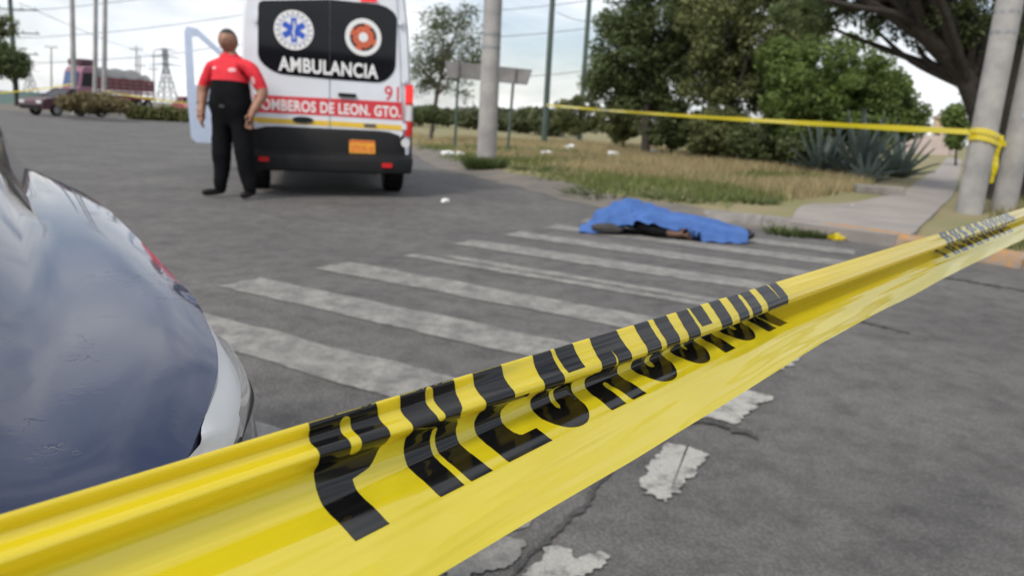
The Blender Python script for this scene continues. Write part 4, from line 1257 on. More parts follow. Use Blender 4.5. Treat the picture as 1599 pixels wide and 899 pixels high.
# ---- person lying on the crosswalk under a blue sheet
BA = gp(912, 362); BB = gp(1180, 380)
bx = (BB - BA); BLEN = bx.length; bx.normalize(); by = Vector((-bx.y, bx.x, 0))
def bl(u, v, z): return BA + bx * (u * BLEN) + by * v + Vector((0, 0, z))
def lying():
    F = Fig()
    def P(u, v, z): return tuple(bl(u if u > .93 else .075 + u * .91, v, z * .80))
    pel = F.v(P(.52, .13, .125), (.13, .105)); che = F.v(P(.33, .15, .15), (.15, .125), pel); sh_ = F.v(P(.22, .15, .145), (.13, .115), che)
    nk = F.v(P(.15, .15, .13), .06, sh_)
    F.v(P(.11, .15, .12), .058, nk)
    for v, vf, zf in ((.07, .02, .055), (.20, .20, .055)):
        h = F.v(P(.58, v, .11), .095, pel); k = F.v(P(.76, (v + vf) / 2, .085), .066, h); a = F.v(P(.945, vf, .06), .045, k)
        hl = F.v(P(.965, vf, .055), .042, a); F.v(P(.99, vf - .02, .10), (.040, .032), hl)
    s1 = F.v(P(.235, .02, .13), .07, sh_); e1 = F.v(P(.37, -.10, .062), .050, s1); w1 = F.v(P(.50, -.115, .045), .034, e1)
    F.hand(w1, bx * 1.0 + by * -.02, (0, 0, 1), .2)
    s2 = F.v(P(.235, .27, .13), .07, sh_); e2 = F.v(P(.36, .33, .06), .05, s2); F.v(P(.48, .30, .05), .034, e2)
    F.R = [tuple(x * .80 for x in r) if isinstance(r, tuple) else r * .80 for r in F.R]
    me = skin_body('covered_person', F.V, F.E, F.R, 0, 2)
    me.materials.clear()
    for mm in (M['skin2'], M['cloth_black'], M['cloth_grey'], M['shoe'], M['hair']): me.materials.append(mm)
    for p in me.polygons:
        c = p.center - BA; u = c.dot(bx) / BLEN; v = c.dot(by); p.use_smooth = True
        if u > .935: p.material_index = 3
        elif u > .48: p.material_index = 0 if (v < -.055 and u < .70) else 2
        elif u < .165: p.material_index = 0
        else: p.material_index = 1
    bm = bmesh.new(); bm.from_mesh(me)
    add_head(bm, bl(.150, .16, .100), -bx, Vector((0, 0, 1)), .095, (0, 4))
    bm.to_mesh(me); bm.free()
    o = link('covered_person', me)
    return o
ly = lying(); ly.location.z = 0.012
tag(ly, 'person lying on the crosswalk under the blue sheet, one arm and shoes showing', 'person')
# the sheet: draped over the figure, its near edge lifted along the arm
def hgt(u):
    k = [(-.03, .012), (0, .045), (.08, .135), (.16, .225), (.24, .285), (.30, .285), (.38, .262), (.50, .22), (.65, .17), (.80, .13), (.92, .10), (1.0, .05)]
    return float(np.interp(u, [a for a, _ in k], [b_ for _, b_ in k]))
sh2 = MB(); rows = []
NU, NV = 110, 64
_lb = BVHTree.FromPolygons([v.co for v in ly.data.vertices], [tuple(p.vertices) for p in ly.data.polygons])
def body_top(x, y):
    z = 0
    for ox, oy in ((0, 0), (.03, 0), (-.03, 0), (0, .03), (0, -.03), (.05, .05), (-.05, .05), (.05, -.05), (-.05, -.05)):
        h_ = _lb.ray_cast(Vector((x + ox, y + oy, 2)), Vector((0, 0, -1)))
        if h_[0] is not None: z = max(z, h_[0].z + .012)
    return z
for i in range(NU + 1):
    u = -.03 + .975 * i / NU
    far = .40 + .06 * math.sin(u * 9) - .10 * max(0, u - .6)
    lift = float(np.interp(u, [0, .06, .11, .22, .33, .45, .56, .66, 1], [0, .0, .06, .135, .12, .085, .03, 0, 0]))
    near = -.10 + .03 * math.sin(u * 13 + 1) + float(np.interp(u, [0, .07, .14, .3, .5, .62, 1], [-.04, -.04, .0, .02, -.01, -.05, -.03]))
    near += .07 * max(0, u - .75)
    r = []
    for j in range(NV + 1):
        t = j / NV
        v = near + (far - near) * t
        H = hgt(u)
        cen = .15 + (.02 if u < .5 else -.02 - .05 * (u - .5))
        w_n = cen - near; w_f = far - cen
        x = (v - cen) / (w_n if v < cen else w_f)
        base = math.cos(min(1, abs(x)) * math.pi / 2) ** (.85 if v < cen else 1.15)
        z = H * base
        if v < cen: z = max(z, lift * (0.9 + .1 * x)) if lift > 0 else z
        # folds: ridges running from the shoulder towards the feet, and cross wrinkles
        amp = .044 * min(1, H / .15) * (1 - .35 * abs(x)) 
        ph_ = (v - cen) * 40 * (1 + .7 * u) + u * 3.2 + .9 * noise.noise(Vector((u * 3, v * 2, 1)))
        fold = .9 * (.6 - 2 * abs(math.sin(ph_ * .5)) ** .8 + .7) + .45 * noise.noise(Vector((u * 3.5, v * 16 + u * 6, 5))) + .25 * noise.noise(Vector((u * 12, v * 18, 2)))
        rx_, ry_ = (u - .26) * 1.6, (v - cen - .06)
        an_ = math.atan2(ry_, rx_); ds_ = min(1, math.hypot(rx_, ry_) / .22)
        cre = (.5 - abs(math.sin(an_ * 8 + 1.3 * noise.noise(Vector((u * 5, v * 5, 8)))))) * ds_
        z += .030 * cre * min(1, H / .12) * min(1, 8 * t * (1 - t) + .3)
        v += .014 * math.sin(u * 46 + 2 * noise.noise(Vector((u * 6, 0, 3)))) * (1 - t) ** 2
        z += amp * fold * min(1, 8 * t * (1 - t) + .25)
        q_ = bl(u, v, 0); bt_ = body_top(q_.x, q_.y)
        if bt_ > 0: z = max(z, bt_ + .012 + .006 * fold)
        r.append(bl(u, v + .012 * noise.noise(Vector((u * 12, t * 6, 9))), max(z, .014 + .006 * math.sin(i * .6 + j))))
    rows.append(r)
sh2.grid(rows)
so = sh2.build('blue_sheet', M['sheet'], None, False)
so.data.polygons.foreach_set('use_smooth', [True] * len(so.data.polygons))
md = so.modifiers.new('thick', 'SOLIDIFY'); md.thickness = .003
tag(so, 'crumpled bright blue cloth sheet draped over the figure on the crosswalk', 'sheet')
# dark rucksack-like bundle beside the head end
b = MB(); P = []
bc = bl(.135, -.075, .055)
for i in range(11):
    th = math.pi * i / 10; row = []
    for j in range(16):
        ph = 2 * math.pi * j / 16
        e = 1 + .16 * noise.noise(Vector((math.cos(ph) * 2, math.sin(ph) * 2, th * 2)))
        row.append(bc + (bx * (.155 * math.sin(th) * math.cos(ph)) + by * (.06 * math.sin(th) * math.sin(ph)) + Vector((0, 0, .052 * math.cos(th)))) * e)
    P.append(row)
b.grid(P, closed_v=True)
o = b.build('cloth_bundle', M['cloth_grey'], None, False); o.data.polygons.foreach_set('use_smooth', [True] * len(o.data.polygons))
tag(o, 'charcoal cloth bundle under the near edge of the blue sheet', 'bundle')

# ================================================================== POLES, SIGN, TAPES
def pole(name, x, y, r0, r1, h, m, label, cat='pole', group=None, lean=(0, 0), n=12):
    z = ground_z(x, y) - .03
    root = empty(name, (x, y, z)); tag(root, label, cat, group)
    b = MB(); b.tube([(0, 0, 0), (lean[0] * .5, lean[1] * .5, h * .5), (lean[0], lean[1], h)], [r0, (r0 + r1) / 2, r1], n)
    b.build('shaft', m, root, True)
    return root
p0 = gp(759, 262)
cp = pole('concrete_pole', p0.x, p0.y, .205, .15, 9, M['concrete'], 'tall grey concrete pole standing in front of the blank sign back', n=16)
a = gp(1513, 330, .12); a_ = Vector((a.x, a.y))
q1 = pole('utility_pole', a.x, a.y, .165, .145, 9.5, M['concrete'], 'thick concrete utility pole with yellow tape wrapped round it, beside the dark trunk', n=10)
a2 = gp(1566, 331, .12)
q2 = pole('utility_pole', a2.x, a2.y, .155, .135, 9.5, M['concrete'], 'concrete utility pole bearing a small pale blue notice', n=10)
for q_, r_ in ((q1, .165), (q2, .155), (cp, .205)):
    for z in (2.35, 2.6, 4.1):
        b = MB(); rr_ = r_ * (1 - .03 * z) + .006
        b.grid([[Vector((math.cos(t) * rr_, math.sin(t) * rr_, zz_)) for t in np.linspace(0, 2 * math.pi, 25)[:-1]] for zz_ in (z - .02, z + .02)], closed_v=True)
        b.build('steel_band', M['steel_grey'], q_, True)
# notice on second pole
c = at(1577, 167, a2.y - .25)
b = MB(); b.grid([[Vector((math.sin(t) * .160, -math.cos(t) * .160, z)) for t in np.linspace(-.55, .45, 9)] for z in (c.z - .13 - q2.location.z, c.z + .13 - q2.location.z)])
b.build('notice', mat('pale blue paper', (.38, .46, .66), .7, var=.2, vscale=20), q2)
g1 = pole('steel_mast', *at(853, 165, 31).xy, .13, .10, 11, M['steel_green'], 'slim green steel mast where the far caution tape begins', n=8)
g2 = pole('steel_mast', *at(909, 160, 38).xy, .14, .11, 12, M['steel_green'], 'slim green steel mast rising through the dark tree', n=8)
# blank sign seen from behind
sg = at(762, 200, 21); sroot = empty('road_sign', (sg.x, sg.y, ground_z(sg.x, sg.y)))
tag(sroot, 'wide blank grey sign back carried on two thin leaning posts', 'sign')
def sl(px, py, Y=21.0): return at(px, py, Y) - sroot.location
pts = [(695, 95), (760, 102), (830, 109), (822, 133), (760, 127), (697, 121)]
Ys = [21.6, 21.2, 20.8, 20.8, 21.2, 21.6]
fr = [sl(p[0], p[1], y) for p, y in zip(pts, Ys)]
b = MB(); bk = [p + Vector((.02, .06, 0)) for p in fr]; b.add(fr + bk, [tuple(range(6)), tuple(range(11, 5, -1))] + [(i, (i + 1) % 6, 6 + (i + 1) % 6, 6 + i) for i in range(6)])
b.build('sign_panel', M['sign_back'], sroot)
for t in (.16, .5, .84):
    u = fr[0].lerp(fr[2], t); l = fr[5].lerp(fr[3], t)
    b = MB(); b.box((u + l) / 2 + Vector((-.01, -.045, 0)), (.06, .05, (u - l).length * .96)); b.build('stiffener', M['sign_back'], sroot)
for xt, xb, yt, yb, Y in ((716, 710, 120, 236, 21.5), (803, 793, 130, 226, 20.9)):
    t = sl(xt, yt - 20, Y + .10); bt = gp(xb, yb) ; bt = at(xb, yb, Y + .1) - sroot.location; bt.z = -.1
    b = MB(); b.tube([bt, t], .04, 8); b.build('post', M['steel_green'], sroot, True)

def ribbon(name, pts, w, label, sag=0.0, m=None, n=24, twist=0.6):
    b = MB(); rows = []
    P = [Vector(p) for p in pts]
    tot = len(P) - 1
    for i in range(n * tot + 1):
        k = min(i // n, tot - 1); t = i / n - k
        p = P[k].lerp(P[k + 1], t) - Vector((0, 0, sag * 4 * t * (1 - t)))
        an_ = twist * math.sin(i * .5) 
        side = Vector((0, -math.sin(an_), math.cos(an_))) * w / 2
        rows.append([p + side, p, p - side])
    b.grid(rows)
    o = b.build(name, m or M['film']); tag(o, label, 'tape')
    return o
s0 = at(853, 164, 30.8); s1 = at(1100, 186, 22); s2_ = at(1330, 199, 15.5); s3 = at(1513, 206, a.y - .3)
ribbon('caution_tape', [s0, at(1513, 206, a.y - .17)], .085, 'thin yellow caution tape strung far off from the green mast to the utility pole', .05, n=60)
# the tape wound round the pole with a hanging tail and a stretch to the next pole
wrap = MB()
zc = at(1520, 207, a.y).z
rows = []
for i in range(60):
    t = i / 59 * 4 * math.pi
    rr = .165 - .02 * zc / 9.5 + .010 + .004 * (i % 3)
    z = zc + .06 - .17 * i / 59 + .02 * math.sin(t * 2)
    rows.append([Vector((a.x + math.cos(t) * rr, a.y + math.sin(t) * rr, z + .035)), Vector((a.x + math.cos(t) * (rr + .006), a.y + math.sin(t) * (rr + .006), z - .035))])
wrap.grid(rows)
tl_ = []
for i in range(10):
    t = i / 9; p = Vector((a.x + .15, a.y - .12, zc - .02 - .62 * t)); tl_.append([p + Vector((-.035 + .01 * math.sin(i), 0, 0)), p + Vector((.035, -.02 * math.sin(i * 1.3), 0))])
wrap.grid(tl_)
tag(wrap.build('caution_tape', M['film']), 'yellow caution tape wound round the utility pole with a loose hanging tail', 'tape')
ribbon('caution_tape', [Vector((a.x + .15, a.y + .05, zc - .05)), Vector((a2.x - .14, a2.y, zc - .12))], .08, 'short yellow caution tape joining the two concrete utility poles', .02, n=8)

# ================================================================== LITTER, SLAB
def crumple(name, p, s, label, m, grp=None, cat='litter', flat=.6):
    bm = bmesh.new(); bmesh.ops.create_icosphere(bm, subdivisions=3, radius=1)
    sd_ = random.random() * 50
    for v in bm.verts:
        k = 1 + .55 * noise.noise(v.co * 1.7 + Vector((sd_, 0, 0))) + .3 * noise.noise(v.co * 4 + Vector((sd_, 3, 0)))
        v.co = Vector((v.co.x * s * k, v.co.y * s * k * .8, max(-.25, v.co.z * flat * k) * s))
    me = bpy.data.meshes.new(name); bm.to_mesh(me); bm.free()
    o = link(name, me, m)
    o.location = (p.x, p.y, ground_z(p.x, p.y) + .25 * s - .01); tag(o, label, cat, grp)
    return o
LIT = [(699, 238, .17), (719, 239, .12), (853, 241, .16), (890, 231, .19), (957, 243, .18), (1017, 241, .20), (1145, 253, .16)]
for x, y, s in LIT:
    crumple('plastic_litter', gp(x, y, .15), s, 'crumpled white plastic bag lying on the grassy verge', M['litter'], 'plastic bags on the verge')
crumple('plastic_litter', gp(695, 315), .055, 'small pale scrap lying on the road behind the ambulance', M['litter'])
crumple('plastic_litter', gp(1107, 288, .1), .05, 'small beige scrap in the green grass near the road edge', mat('beige scrap', (.45, .38, .30), .7, var=.2))
crumple('plastic_litter', gp(1332, 320, .12), .07, 'small white scrap at the grass edge of the grey path', M['litter'], flat=.3)
crumple('yellow_litter', gp(1309, 371, .02), .10, 'crumpled yellow tape scrap lying against the kerb', M['film'], flat=.45)
crumple('pebble', gp(1250, 629), .010, 'tiny dark stone lying alone on the near asphalt', M['tar'], cat='stone')
b = MB(); sp_ = gp(1372, 302, .12); b.box((0, 0, .07), (.75, .35, .14), Matrix.Rotation(rad(-18), 3, 'Z')); 
o = b.build('concrete_slab', M['kerb_grey'], bevel=.02); o.location = (sp_.x, sp_.y, ground_z(sp_.x, sp_.y)); tag(o, 'loose grey concrete slab lying where grass meets path', 'slab')

# ================================================================== VEGETATION
def leaves(centers, radii, n, size, squash=.8, shell=.45):
    """n leaf quads spread through clumps"""
    k = len(centers)
    C_ = np.array(centers); R_ = np.array(radii)
    w = R_ ** 2; w = w / w.sum()
    idx = rng.choice(k, n, p=w)
    d_ = rng.normal(size=(n, 3)); d_ /= np.linalg.norm(d_, axis=1)[:, None]
    rr = (shell + (1 - shell) * rng.random(n)) ** .8
    P = C_[idx] + d_ * (R_[idx] * rr)[:, None] * np.array([1, 1, squash])
    nrm = d_ * .6 + rng.normal(size=(n, 3)) * .7 + np.array([0, 0, .35]); nrm /= np.linalg.norm(nrm, axis=1)[:, None]
    t = np.cross(nrm, rng.normal(size=(n, 3))); t /= np.linalg.norm(t, axis=1)[:, None]
    bt = np.cross(nrm, t)
    s = size * (.6 + .8 * rng.random(n))[:, None]
    V = np.stack([P + t * s, P + bt * s * .42 + nrm * s * .12, P - t * s, P - bt * s * .42 + nrm * s * .12], 1).reshape(-1, 3)
    return V
def clumps(blobs, n, rmin, rmax, gap=.0):
    cs, rs = [], []
    for (c, r, q) in blobs:
        for _ in range(int(n * q)):
            d_ = rng.normal(size=3); d_ /= np.linalg.norm(d_)
            k = (.55 + .5 * rng.random())
            cs.append(np.array(c) + d_ * np.array(r) * k); rs.append(rmin + (rmax - rmin) * rng.random())
    return cs, rs
def tree(name, label, base, blobs, nclump, rc, nleaf, size, m, bark, trunk, limbs=8, tr=.12, group=None, cat='tree', shell=.45, lean=None):
    """blobs given in world coordinates; trunk = list of world points"""
    base = Vector(base)
    root = empty(name, base); tag(root, label, cat, group)
    off = np.array(base)
    cs, rs = clumps(blobs, nclump, *rc)
    V = leaves(cs, rs, nleaf, size, shell=shell) - off
    link('crown', quads_mesh('crown', V), m, root)
    b = MB()
    tp = [Vector(p) - base for p in trunk]
    tp = catmull(tp, 5)
    n_ = len(tp)
    b.tube(tp, [tr * (1 - .6 * i / (n_ - 1)) * (1.35 if i == 0 else 1) for i in range(n_)], 10)
    pick = rng.choice(len(cs), min(limbs, len(cs)), replace=False)
    for k in pick:
        s = tp[int(n_ * (.35 + .6 * rng.random()))] if n_ > 3 else tp[-1]
        e = Vector(cs[k]) - base
        mid = s.lerp(e, .5) + Vector(rng.normal(size=3)) * .12 * (e - s).length + Vector((0, 0, .10 * (e - s).length))
        pts_ = catmull([s, mid, e], 5)
        b.tube(pts_, [tr * .42 * (1 - .85 * i / (len(pts_) - 1)) for i in range(len(pts_))], 6)
    b.build('trunk', bark, root, True)
    return root
def blob(px, py, Y, rpx, rpy, q=1.0, ry=None):
    c = at(px, py, Y); k = Y / FPX
    return (tuple(c), (rpx * k, (ry or rpx * k * .9), rpy * k), q)
def gpt(px, py, Y):
    c = at(px, py, Y); return Vector((c.x, c.y, ground_z(c.x, c.y) - .05))

# dense group right of centre
Y = 23
tree('dark_tree', 'dark leafy tree beside the green masts, sky showing through gaps', gpt(1010, 215, Y),
     [blob(975, 75, Y, 48, 58, .9), blob(1030, 40, Y, 62, 60, 1.1), blob(945, 125, Y + .5, 34, 30, .5), blob(1050, 120, Y, 45, 50, .7), blob(1010, -50, Y, 70, 50, .7), blob(1075, 75, Y + .4, 45, 60, .7), blob(1000, 140, Y + .6, 50, 34, .6)], 70, (.20, .46), 40000, .066, M['leaf_dark'], M['bark'],
     [gpt(1010, 215, Y), at(1012, 150, Y), at(1018, 80, Y), at(1020, 10, Y)], 16, .15)
Y = 21.5
tree('leafy_tree', 'broad olive green tree behind the scrub, between dark tree and dense bush', gpt(1150, 230, Y),
     [blob(1120, 45, Y, 60, 55, 1), blob(1185, 75, Y, 62, 62, 1), blob(1110, 125, Y, 45, 42, .5), blob(1160, -40, Y, 90, 55, 1), blob(1210, 150, Y + .6, 40, 45, .5), blob(1250, -30, Y, 60, 50, .6), blob(1150, 140, Y + .5, 60, 45, .8), blob(1240, 40, Y + .6, 45, 40, .5)], 68, (.20, .45), 46000, .066, M['leaf_olive'], M['bark'],
     [gpt(1145, 230, Y), at(1140, 170, Y), at(1150, 90, Y), at(1160, 0, Y)], 18, .16)
Y = 18.5
tree('dense_bush', 'large dense bright green bush tree rising behind the agaves', gpt(1320, 240, Y),
     [blob(1290, 120, Y, 78, 58, 1.2), blob(1355, 152, Y, 62, 48, 1.0), blob(1250, 170, Y, 50, 50, .8), blob(1310, 195, Y, 85, 38, .9), blob(1400, 185, Y, 42, 34, .6), blob(1230, 105, Y + .5, 40, 38, .5)], 76, (.18, .40), 52000, .062, M['leaf_green'], M['bark'],
     [gpt(1315, 240, Y), at(1315, 190, Y), at(1310, 130, Y)], 16, .13, shell=.5)
# scrub under the trees
SC = [(905, 178, 34, 44, 24, 'leaf_olive', 'tangled olive shrub below the mast where the far tape begins'), (975, 176, 29, 42, 36, 'leaf_olive', 'tall straggly shrub under the dark tree, crossed by the far tape'),
      (1050, 192, 23, 46, 30, 'leaf_dark', 'low dark shrub at the foot of the dark tree'), (1120, 205, 21, 45, 30, 'leaf_olive', 'olive shrub at the foot of the broad tree'),
      (1195, 215, 19.5, 46, 28, 'leaf_dark', 'dark shaded shrub left of the agaves'), (1255, 222, 18, 36, 24, 'leaf_dark', 'dark low shrub hidden between bush tree and agaves')]
for px, py, Y, rx, ry, mm, lab in SC:
    tree('shrub', lab, gpt(px, py + ry, Y), [blob(px, py, Y, rx, ry, 1), blob(px, py + ry * .7, Y, rx * .9, ry * .5, .5)], 55, (.14, .32), 9000, .07, M[mm], M['bark'], [gpt(px, py + ry, Y), at(px, py, Y)], 8, .05, cat='shrub')
# sparse tree left of the pole
Y = 27
tree('sparse_tree', 'thin sparse tree with airy crown beside the ambulance', gpt(672, 195, Y),
     [blob(690, 70, Y, 52, 40, 1), blob(735, 85, Y, 28, 40, .5), blob(665, 110, Y, 26, 34, .5), blob(705, 30, Y, 40, 22, .5), blob(722, 130, Y, 24, 22, .2)], 60, (.2, .5), 7500, .055, M['leaf_far'], M['bark_grey'],
     [gpt(672, 195, Y), at(682, 150, Y), at(690, 110, Y), at(692, 60, Y)], 26, .09, shell=.1)
b_ = gpt(676, 190, Y - 1)
tree('shrub', 'small green shrub at the foot of the sparse tree', b_, [blob(676, 180, Y - 1, 15, 11, 1)], 40, (.12, .25), 3500, .06, M['leaf_dark'], M['bark'], [b_, at(676, 180, Y - 1)], 5, .03, cat='shrub')
# far scrub line on the horizon
for i, (px, Y, ry) in enumerate([(655, 60, 9), (700, 66, 8), (742, 58, 10), (785, 55, 10), (822, 50, 12), (860, 46, 13), (600, 75, 9), (560, 80, 8)]):
    hy = 147 + .0524 * px
    gb_ = gpt(px, hy + 8, Y)
    tree('far_bush', 'low green bush in the row on the horizon beyond the sign', gb_, [blob(px, hy - 1, Y, 28, ry, 1)], 46, (.4, .8), 3800, .16, M['leaf_far'], M['bark'], [gb_, at(px, hy, Y)], 3, .1, 'far bushes on the horizon', cat='bush')
# big dark tree at the right, leaning limb and high sparse crown
Y = 12.6
bt = gpt(1548, 318, Y)
root = tree('large_tree', 'large dark tree with thick leaning limb behind the utility poles', bt,
     [blob(1420, -40, Y + 1, 80, 45, .8), blob(1510, 20, Y, 70, 45, .6), blob(1330, 5, Y + 1.5, 55, 28, .35), blob(1540, 90, Y + .4, 34, 50, .4), blob(1590, 40, Y + .5, 60, 80, .6), blob(1470, -90, Y, 140, 50, 1.3), blob(1330, -60, Y + 1, 70, 40, .7), blob(1480, 45, Y + .6, 55, 40, .5), blob(1535, 70, Y + .5, 35, 50, .5), blob(1260, 15, Y + 2, 55, 30, .4), blob(1400, 15, Y + 1, 60, 35, .5)], 60, (.12, .32), 30000, .045, M['leaf_dark'], M['bark'],
     [bt, at(1545, 250, Y), at(1530, 180, Y), at(1500, 110, Y), at(1455, 60, Y), at(1415, 15, Y + .3), at(1370, -30, Y + .6)], 70, .22, shell=.12)
b = MB()
loc = bt
for P_, r in (([(1532, 170), (1545, 90), (1560, 10), (1570, -60)], .15), ([(1492, 108), (1475, 50), (1480, -10), (1500, -70)], .10), ([(1430, 35), (1390, 20), (1340, 12), (1290, 0)], .075), ([(1545, 100), (1520, 40), (1505, -20)], .09), ([(1560, 310), (1566, 200), (1580, 100), (1600, -20)], .20)):
    pts_ = catmull([at(x, y, Y + .1) - loc for x, y in P_], 5)
    b.tube(pts_, [r * (1 - .55 * i / (len(pts_) - 1)) for i in range(len(pts_))], 9)
b.build('limb', M['bark'], root, True)
Y = 12.9
bt = gpt(1603, 325, Y)
tree('dark_trunk_tree', 'dark upright tree trunk right beside the pole with the notice', bt, [blob(1640, -120, Y, 120, 60, 1)], 40, (.15, .35), 4000, .055, M['leaf_dark'], M['bark'], [bt, at(1606, 200, Y), at(1614, 60, Y), at(1625, -80, Y)], 8, .26)
Y = 13.2
gb_ = gpt(1490, 215, 40)
tree('shrub', 'leafy shrub at the end of the grey path by the house', gpt(1496, 240, 30), [blob(1494, 205, 30, 12, 26, 1), blob(1488, 180, 30, 9, 14, .5)], 50, (.2, .4), 3000, .10, M['leaf_green'], M['bark'], [gpt(1496, 240, 30), at(1494, 200, 30)], 5, .05, cat='shrub')
# left tree
Y = 58
tree('roadside_tree', 'round dark green tree far across the road by the tall pylon pole', gpt(25, 152, Y), [blob(10, 94, Y, 19, 17, 1), blob(28, 106, Y, 9, 9, .4), blob(-20, 90, Y, 22, 20, .6)], 50, (.5, 1.0), 8000, .17, M['leaf_dark'], M['bark'], [gpt(25, 152, Y), at(24, 125, Y), at(20, 95, Y)], 8, .18)
tree('roadside_tree', 'tall tree whose leafy branch tip reaches in above the round tree', gpt(-45, 152, Y - 6), [blob(-40, 30, Y - 6, 42, 26, 1)], 50, (.5, .9), 6000, .15, M['leaf_olive'], M['bark'], [gpt(-45, 152, Y - 6), at(-42, 90, Y - 6), at(-40, 40, Y - 6)], 8, .2)

# agaves
def agave(name, p, h, n, label):
    root = empty(name, p); tag(root, label, 'agave', None)
    for i in range(n):
        az_ = i * 2.39996; el = rad(18 + 62 * ((i + .5) / n) ** .9) ; ln = h * (1.05 - .12 * random.random()) * (.75 + .3 * (i / n))
        d_ = Vector((math.cos(az_), math.sin(az_), 0)); s_ = Vector((-d_.y, d_.x, 0))
        rows = []
        for k in range(7):
            t = k / 6
            r_ = ln * t
            c = d_ * (math.cos(el) * r_ + .05) + Vector((0, 0, math.sin(el) * r_ - .16 * ln * t * t * (1.2 - el)))
            w = .085 * h / 1.2 * (1.0 if t < .1 else (1.15 - .1 * t) if t < .4 else max(.02, 1.85 * (1 - t))) 
            up = Vector((-d_.x * math.sin(el), -d_.y * math.sin(el), math.cos(el)))
            rows.append([c + s_ * w + up * .03, c + up * .0, c - s_ * w + up * .03, c - up * .035 * (1 - t)])
        b = MB(); b.grid(rows, closed_v=True); b.build('leaf', M['agave'], root, True)
for px, py, Y, h, n, lab in ((1345, 262, 16.2, 1.45, 34, 'largest blue grey agave with long upright spikes in front of the bush tree'), (1285, 262, 17.0, 1.15, 28, 'blue grey agave shaded at the edge of the dark shrubs'), (1405, 262, 17.2, 1.1, 28, 'blue grey agave closest to the grey path'), (1355, 285, 15.2, .62, 22, 'small low agave in front of the largest agave')):
    agave('agave', gpt(px, py, Y) + Vector((0, 0, .05)), h, n, lab)

# grass on the verge
def grass(name, npts, region, hmin, hmax, w, m, label, dens, cat='grass'):
    """region(x,y)->density 0..1 ; sampled by pixel area so blades sit where they can be seen"""
    V = []
    x0, x1, y0, y1 = dens
    tries = 0; cnt = 0
    while cnt < npts and tries < npts * 8:
        tries += 1
        # ground position, denser near
        yy = y0 + (y1 - y0) * random.random() ** 1.7
        xx = x0 + (x1 - x0) * random.random()
        if random.random() > region(xx, yy): continue
        h_ = _bv.ray_cast(Vector((xx, yy, 5)), Vector((0, 0, -1)))
        if h_[0] is None: continue
        z = h_[0].z
        if z < .035: continue
        cnt += 1
        for _ in range(3):
            ox, oy = random.gauss(0, .05), random.gauss(0, .05)
            hh = hmin + (hmax - hmin) * random.random() ** 1.5
            a_ = random.random() * 6.283; lx, ly_ = random.gauss(0, .35) * hh, random.gauss(0, .35) * hh
            cx_, sx_ = math.cos(a_) * w, math.sin(a_) * w
            V += [(xx + ox - cx_, yy + oy - sx_, z - .01), (xx + ox + cx_, yy + oy + sx_, z - .01), (xx + ox + lx, yy + oy + ly_, z + hh)]
    o = link(name, quads_mesh(name, np.array(V), 3), m)
    tag(o, label, cat, kind='stuff')
def onpath(x, y):
    P = Vector((x, y, 0))
    for a_, b2_ in zip(A, B):
        c_ = (a_ + b2_) / 2; 
        if (Vector((x, y)) - c_.xy).length < (a_ - b2_).length * .55: return True
    return False
def edge_d(x, y):
    return min((Vector((x, y)) - p.xy).length for p in edge[12:70:2])
def reg_green(x, y):
    if onpath(x, y): return 0
    dd_ = edge_d(x, y)
    if dd_ < .5 + .4 * nz(x, y, 1.2): return 0
    k = nz(x, y, .45, 2.0) + .45 * nz(x, y, 1.4) + (.40 if dd_ < 4.5 else .0) + (.5 if x > 6 else 0)
    return min(1, max(0.0, k * 1.6))
def reg_dry(x, y):
    if onpath(x, y): return 0
    dd_ = edge_d(x, y)
    if dd_ < 1.2 + .4 * nz(x, y, 1.2): return 0
    k = -nz(x, y, .45, 2.0) + .3 * nz(x, y, 1.1, 5) + (.35 if dd_ > 3.0 else -.05) - (.5 if x > 7 else 0)
    return min(1, max(0.0, k * 1.5))
grass('green_grass', 19000, reg_green, .05, .17, .010, M['grass_green'], 'short green grass on the verge beside the road', (-3, 13, 5.5, 24))
grass('dry_grass', 19000, reg_dry, .06, .24, .010, M['grass_dry'], 'dry straw coloured grass on the verge', (-7, 12, 9.5, 34))
# weeds at pole foot
def tuft(name, p, n, r, h, m, label):
    V = []
    for _ in range(n):
        a_ = random.random() * 6.283; q = r * math.sqrt(random.random()); x, y = q * math.cos(a_), q * math.sin(a_)
        hh = h * (.5 + .6 * random.random()); t_ = random.random() * 6.283; w = .014
        lx, ly_ = x * .5 + random.gauss(0, .2) * hh, y * .5 + random.gauss(0, .2) * hh
        V += [(x - math.cos(t_) * w, y - math.sin(t_) * w, 0), (x + math.cos(t_) * w, y + math.sin(t_) * w, 0), (x + lx, y + ly_, hh)]
    o = link(name, quads_mesh(name, np.array(V), 3), m); o.location = (p.x, p.y, ground_z(p.x, p.y) - .01); tag(o, label, 'weeds', kind='stuff')
M['weed'] = mat('dark green weeds', (.070, .095, .03), .7, island=.4, trans=(.3, (.06, .1, .02)))
tuft('weed_clump', gp(757, 268), 900, .36, .26, M['weed'], 'dark green weeds growing round the foot of the concrete pole')
for px, py, r, lab in ((1235, 354, .22, 'dark weeds growing out of the broken kerb end'), (1275, 357, .16, 'small weeds between broken kerb and grey path'), (940, 300, .5, 'dark green weed patch at the near edge of the verge'), (1060, 312, .42, 'low dark weed patch on the verge behind the blue sheet'), (840, 268, .45, 'dark weed patch on the verge right of the concrete pole'), (985, 262, .40, 'dark weed patch among the dry grass in front of the shrubs'), (1170, 318, .3, 'little weed tuft near the grey path corner')):
    tuft('weed_clump', gp(px, py, .08), 200, r * 1.1, .10, M['weed'], lab)
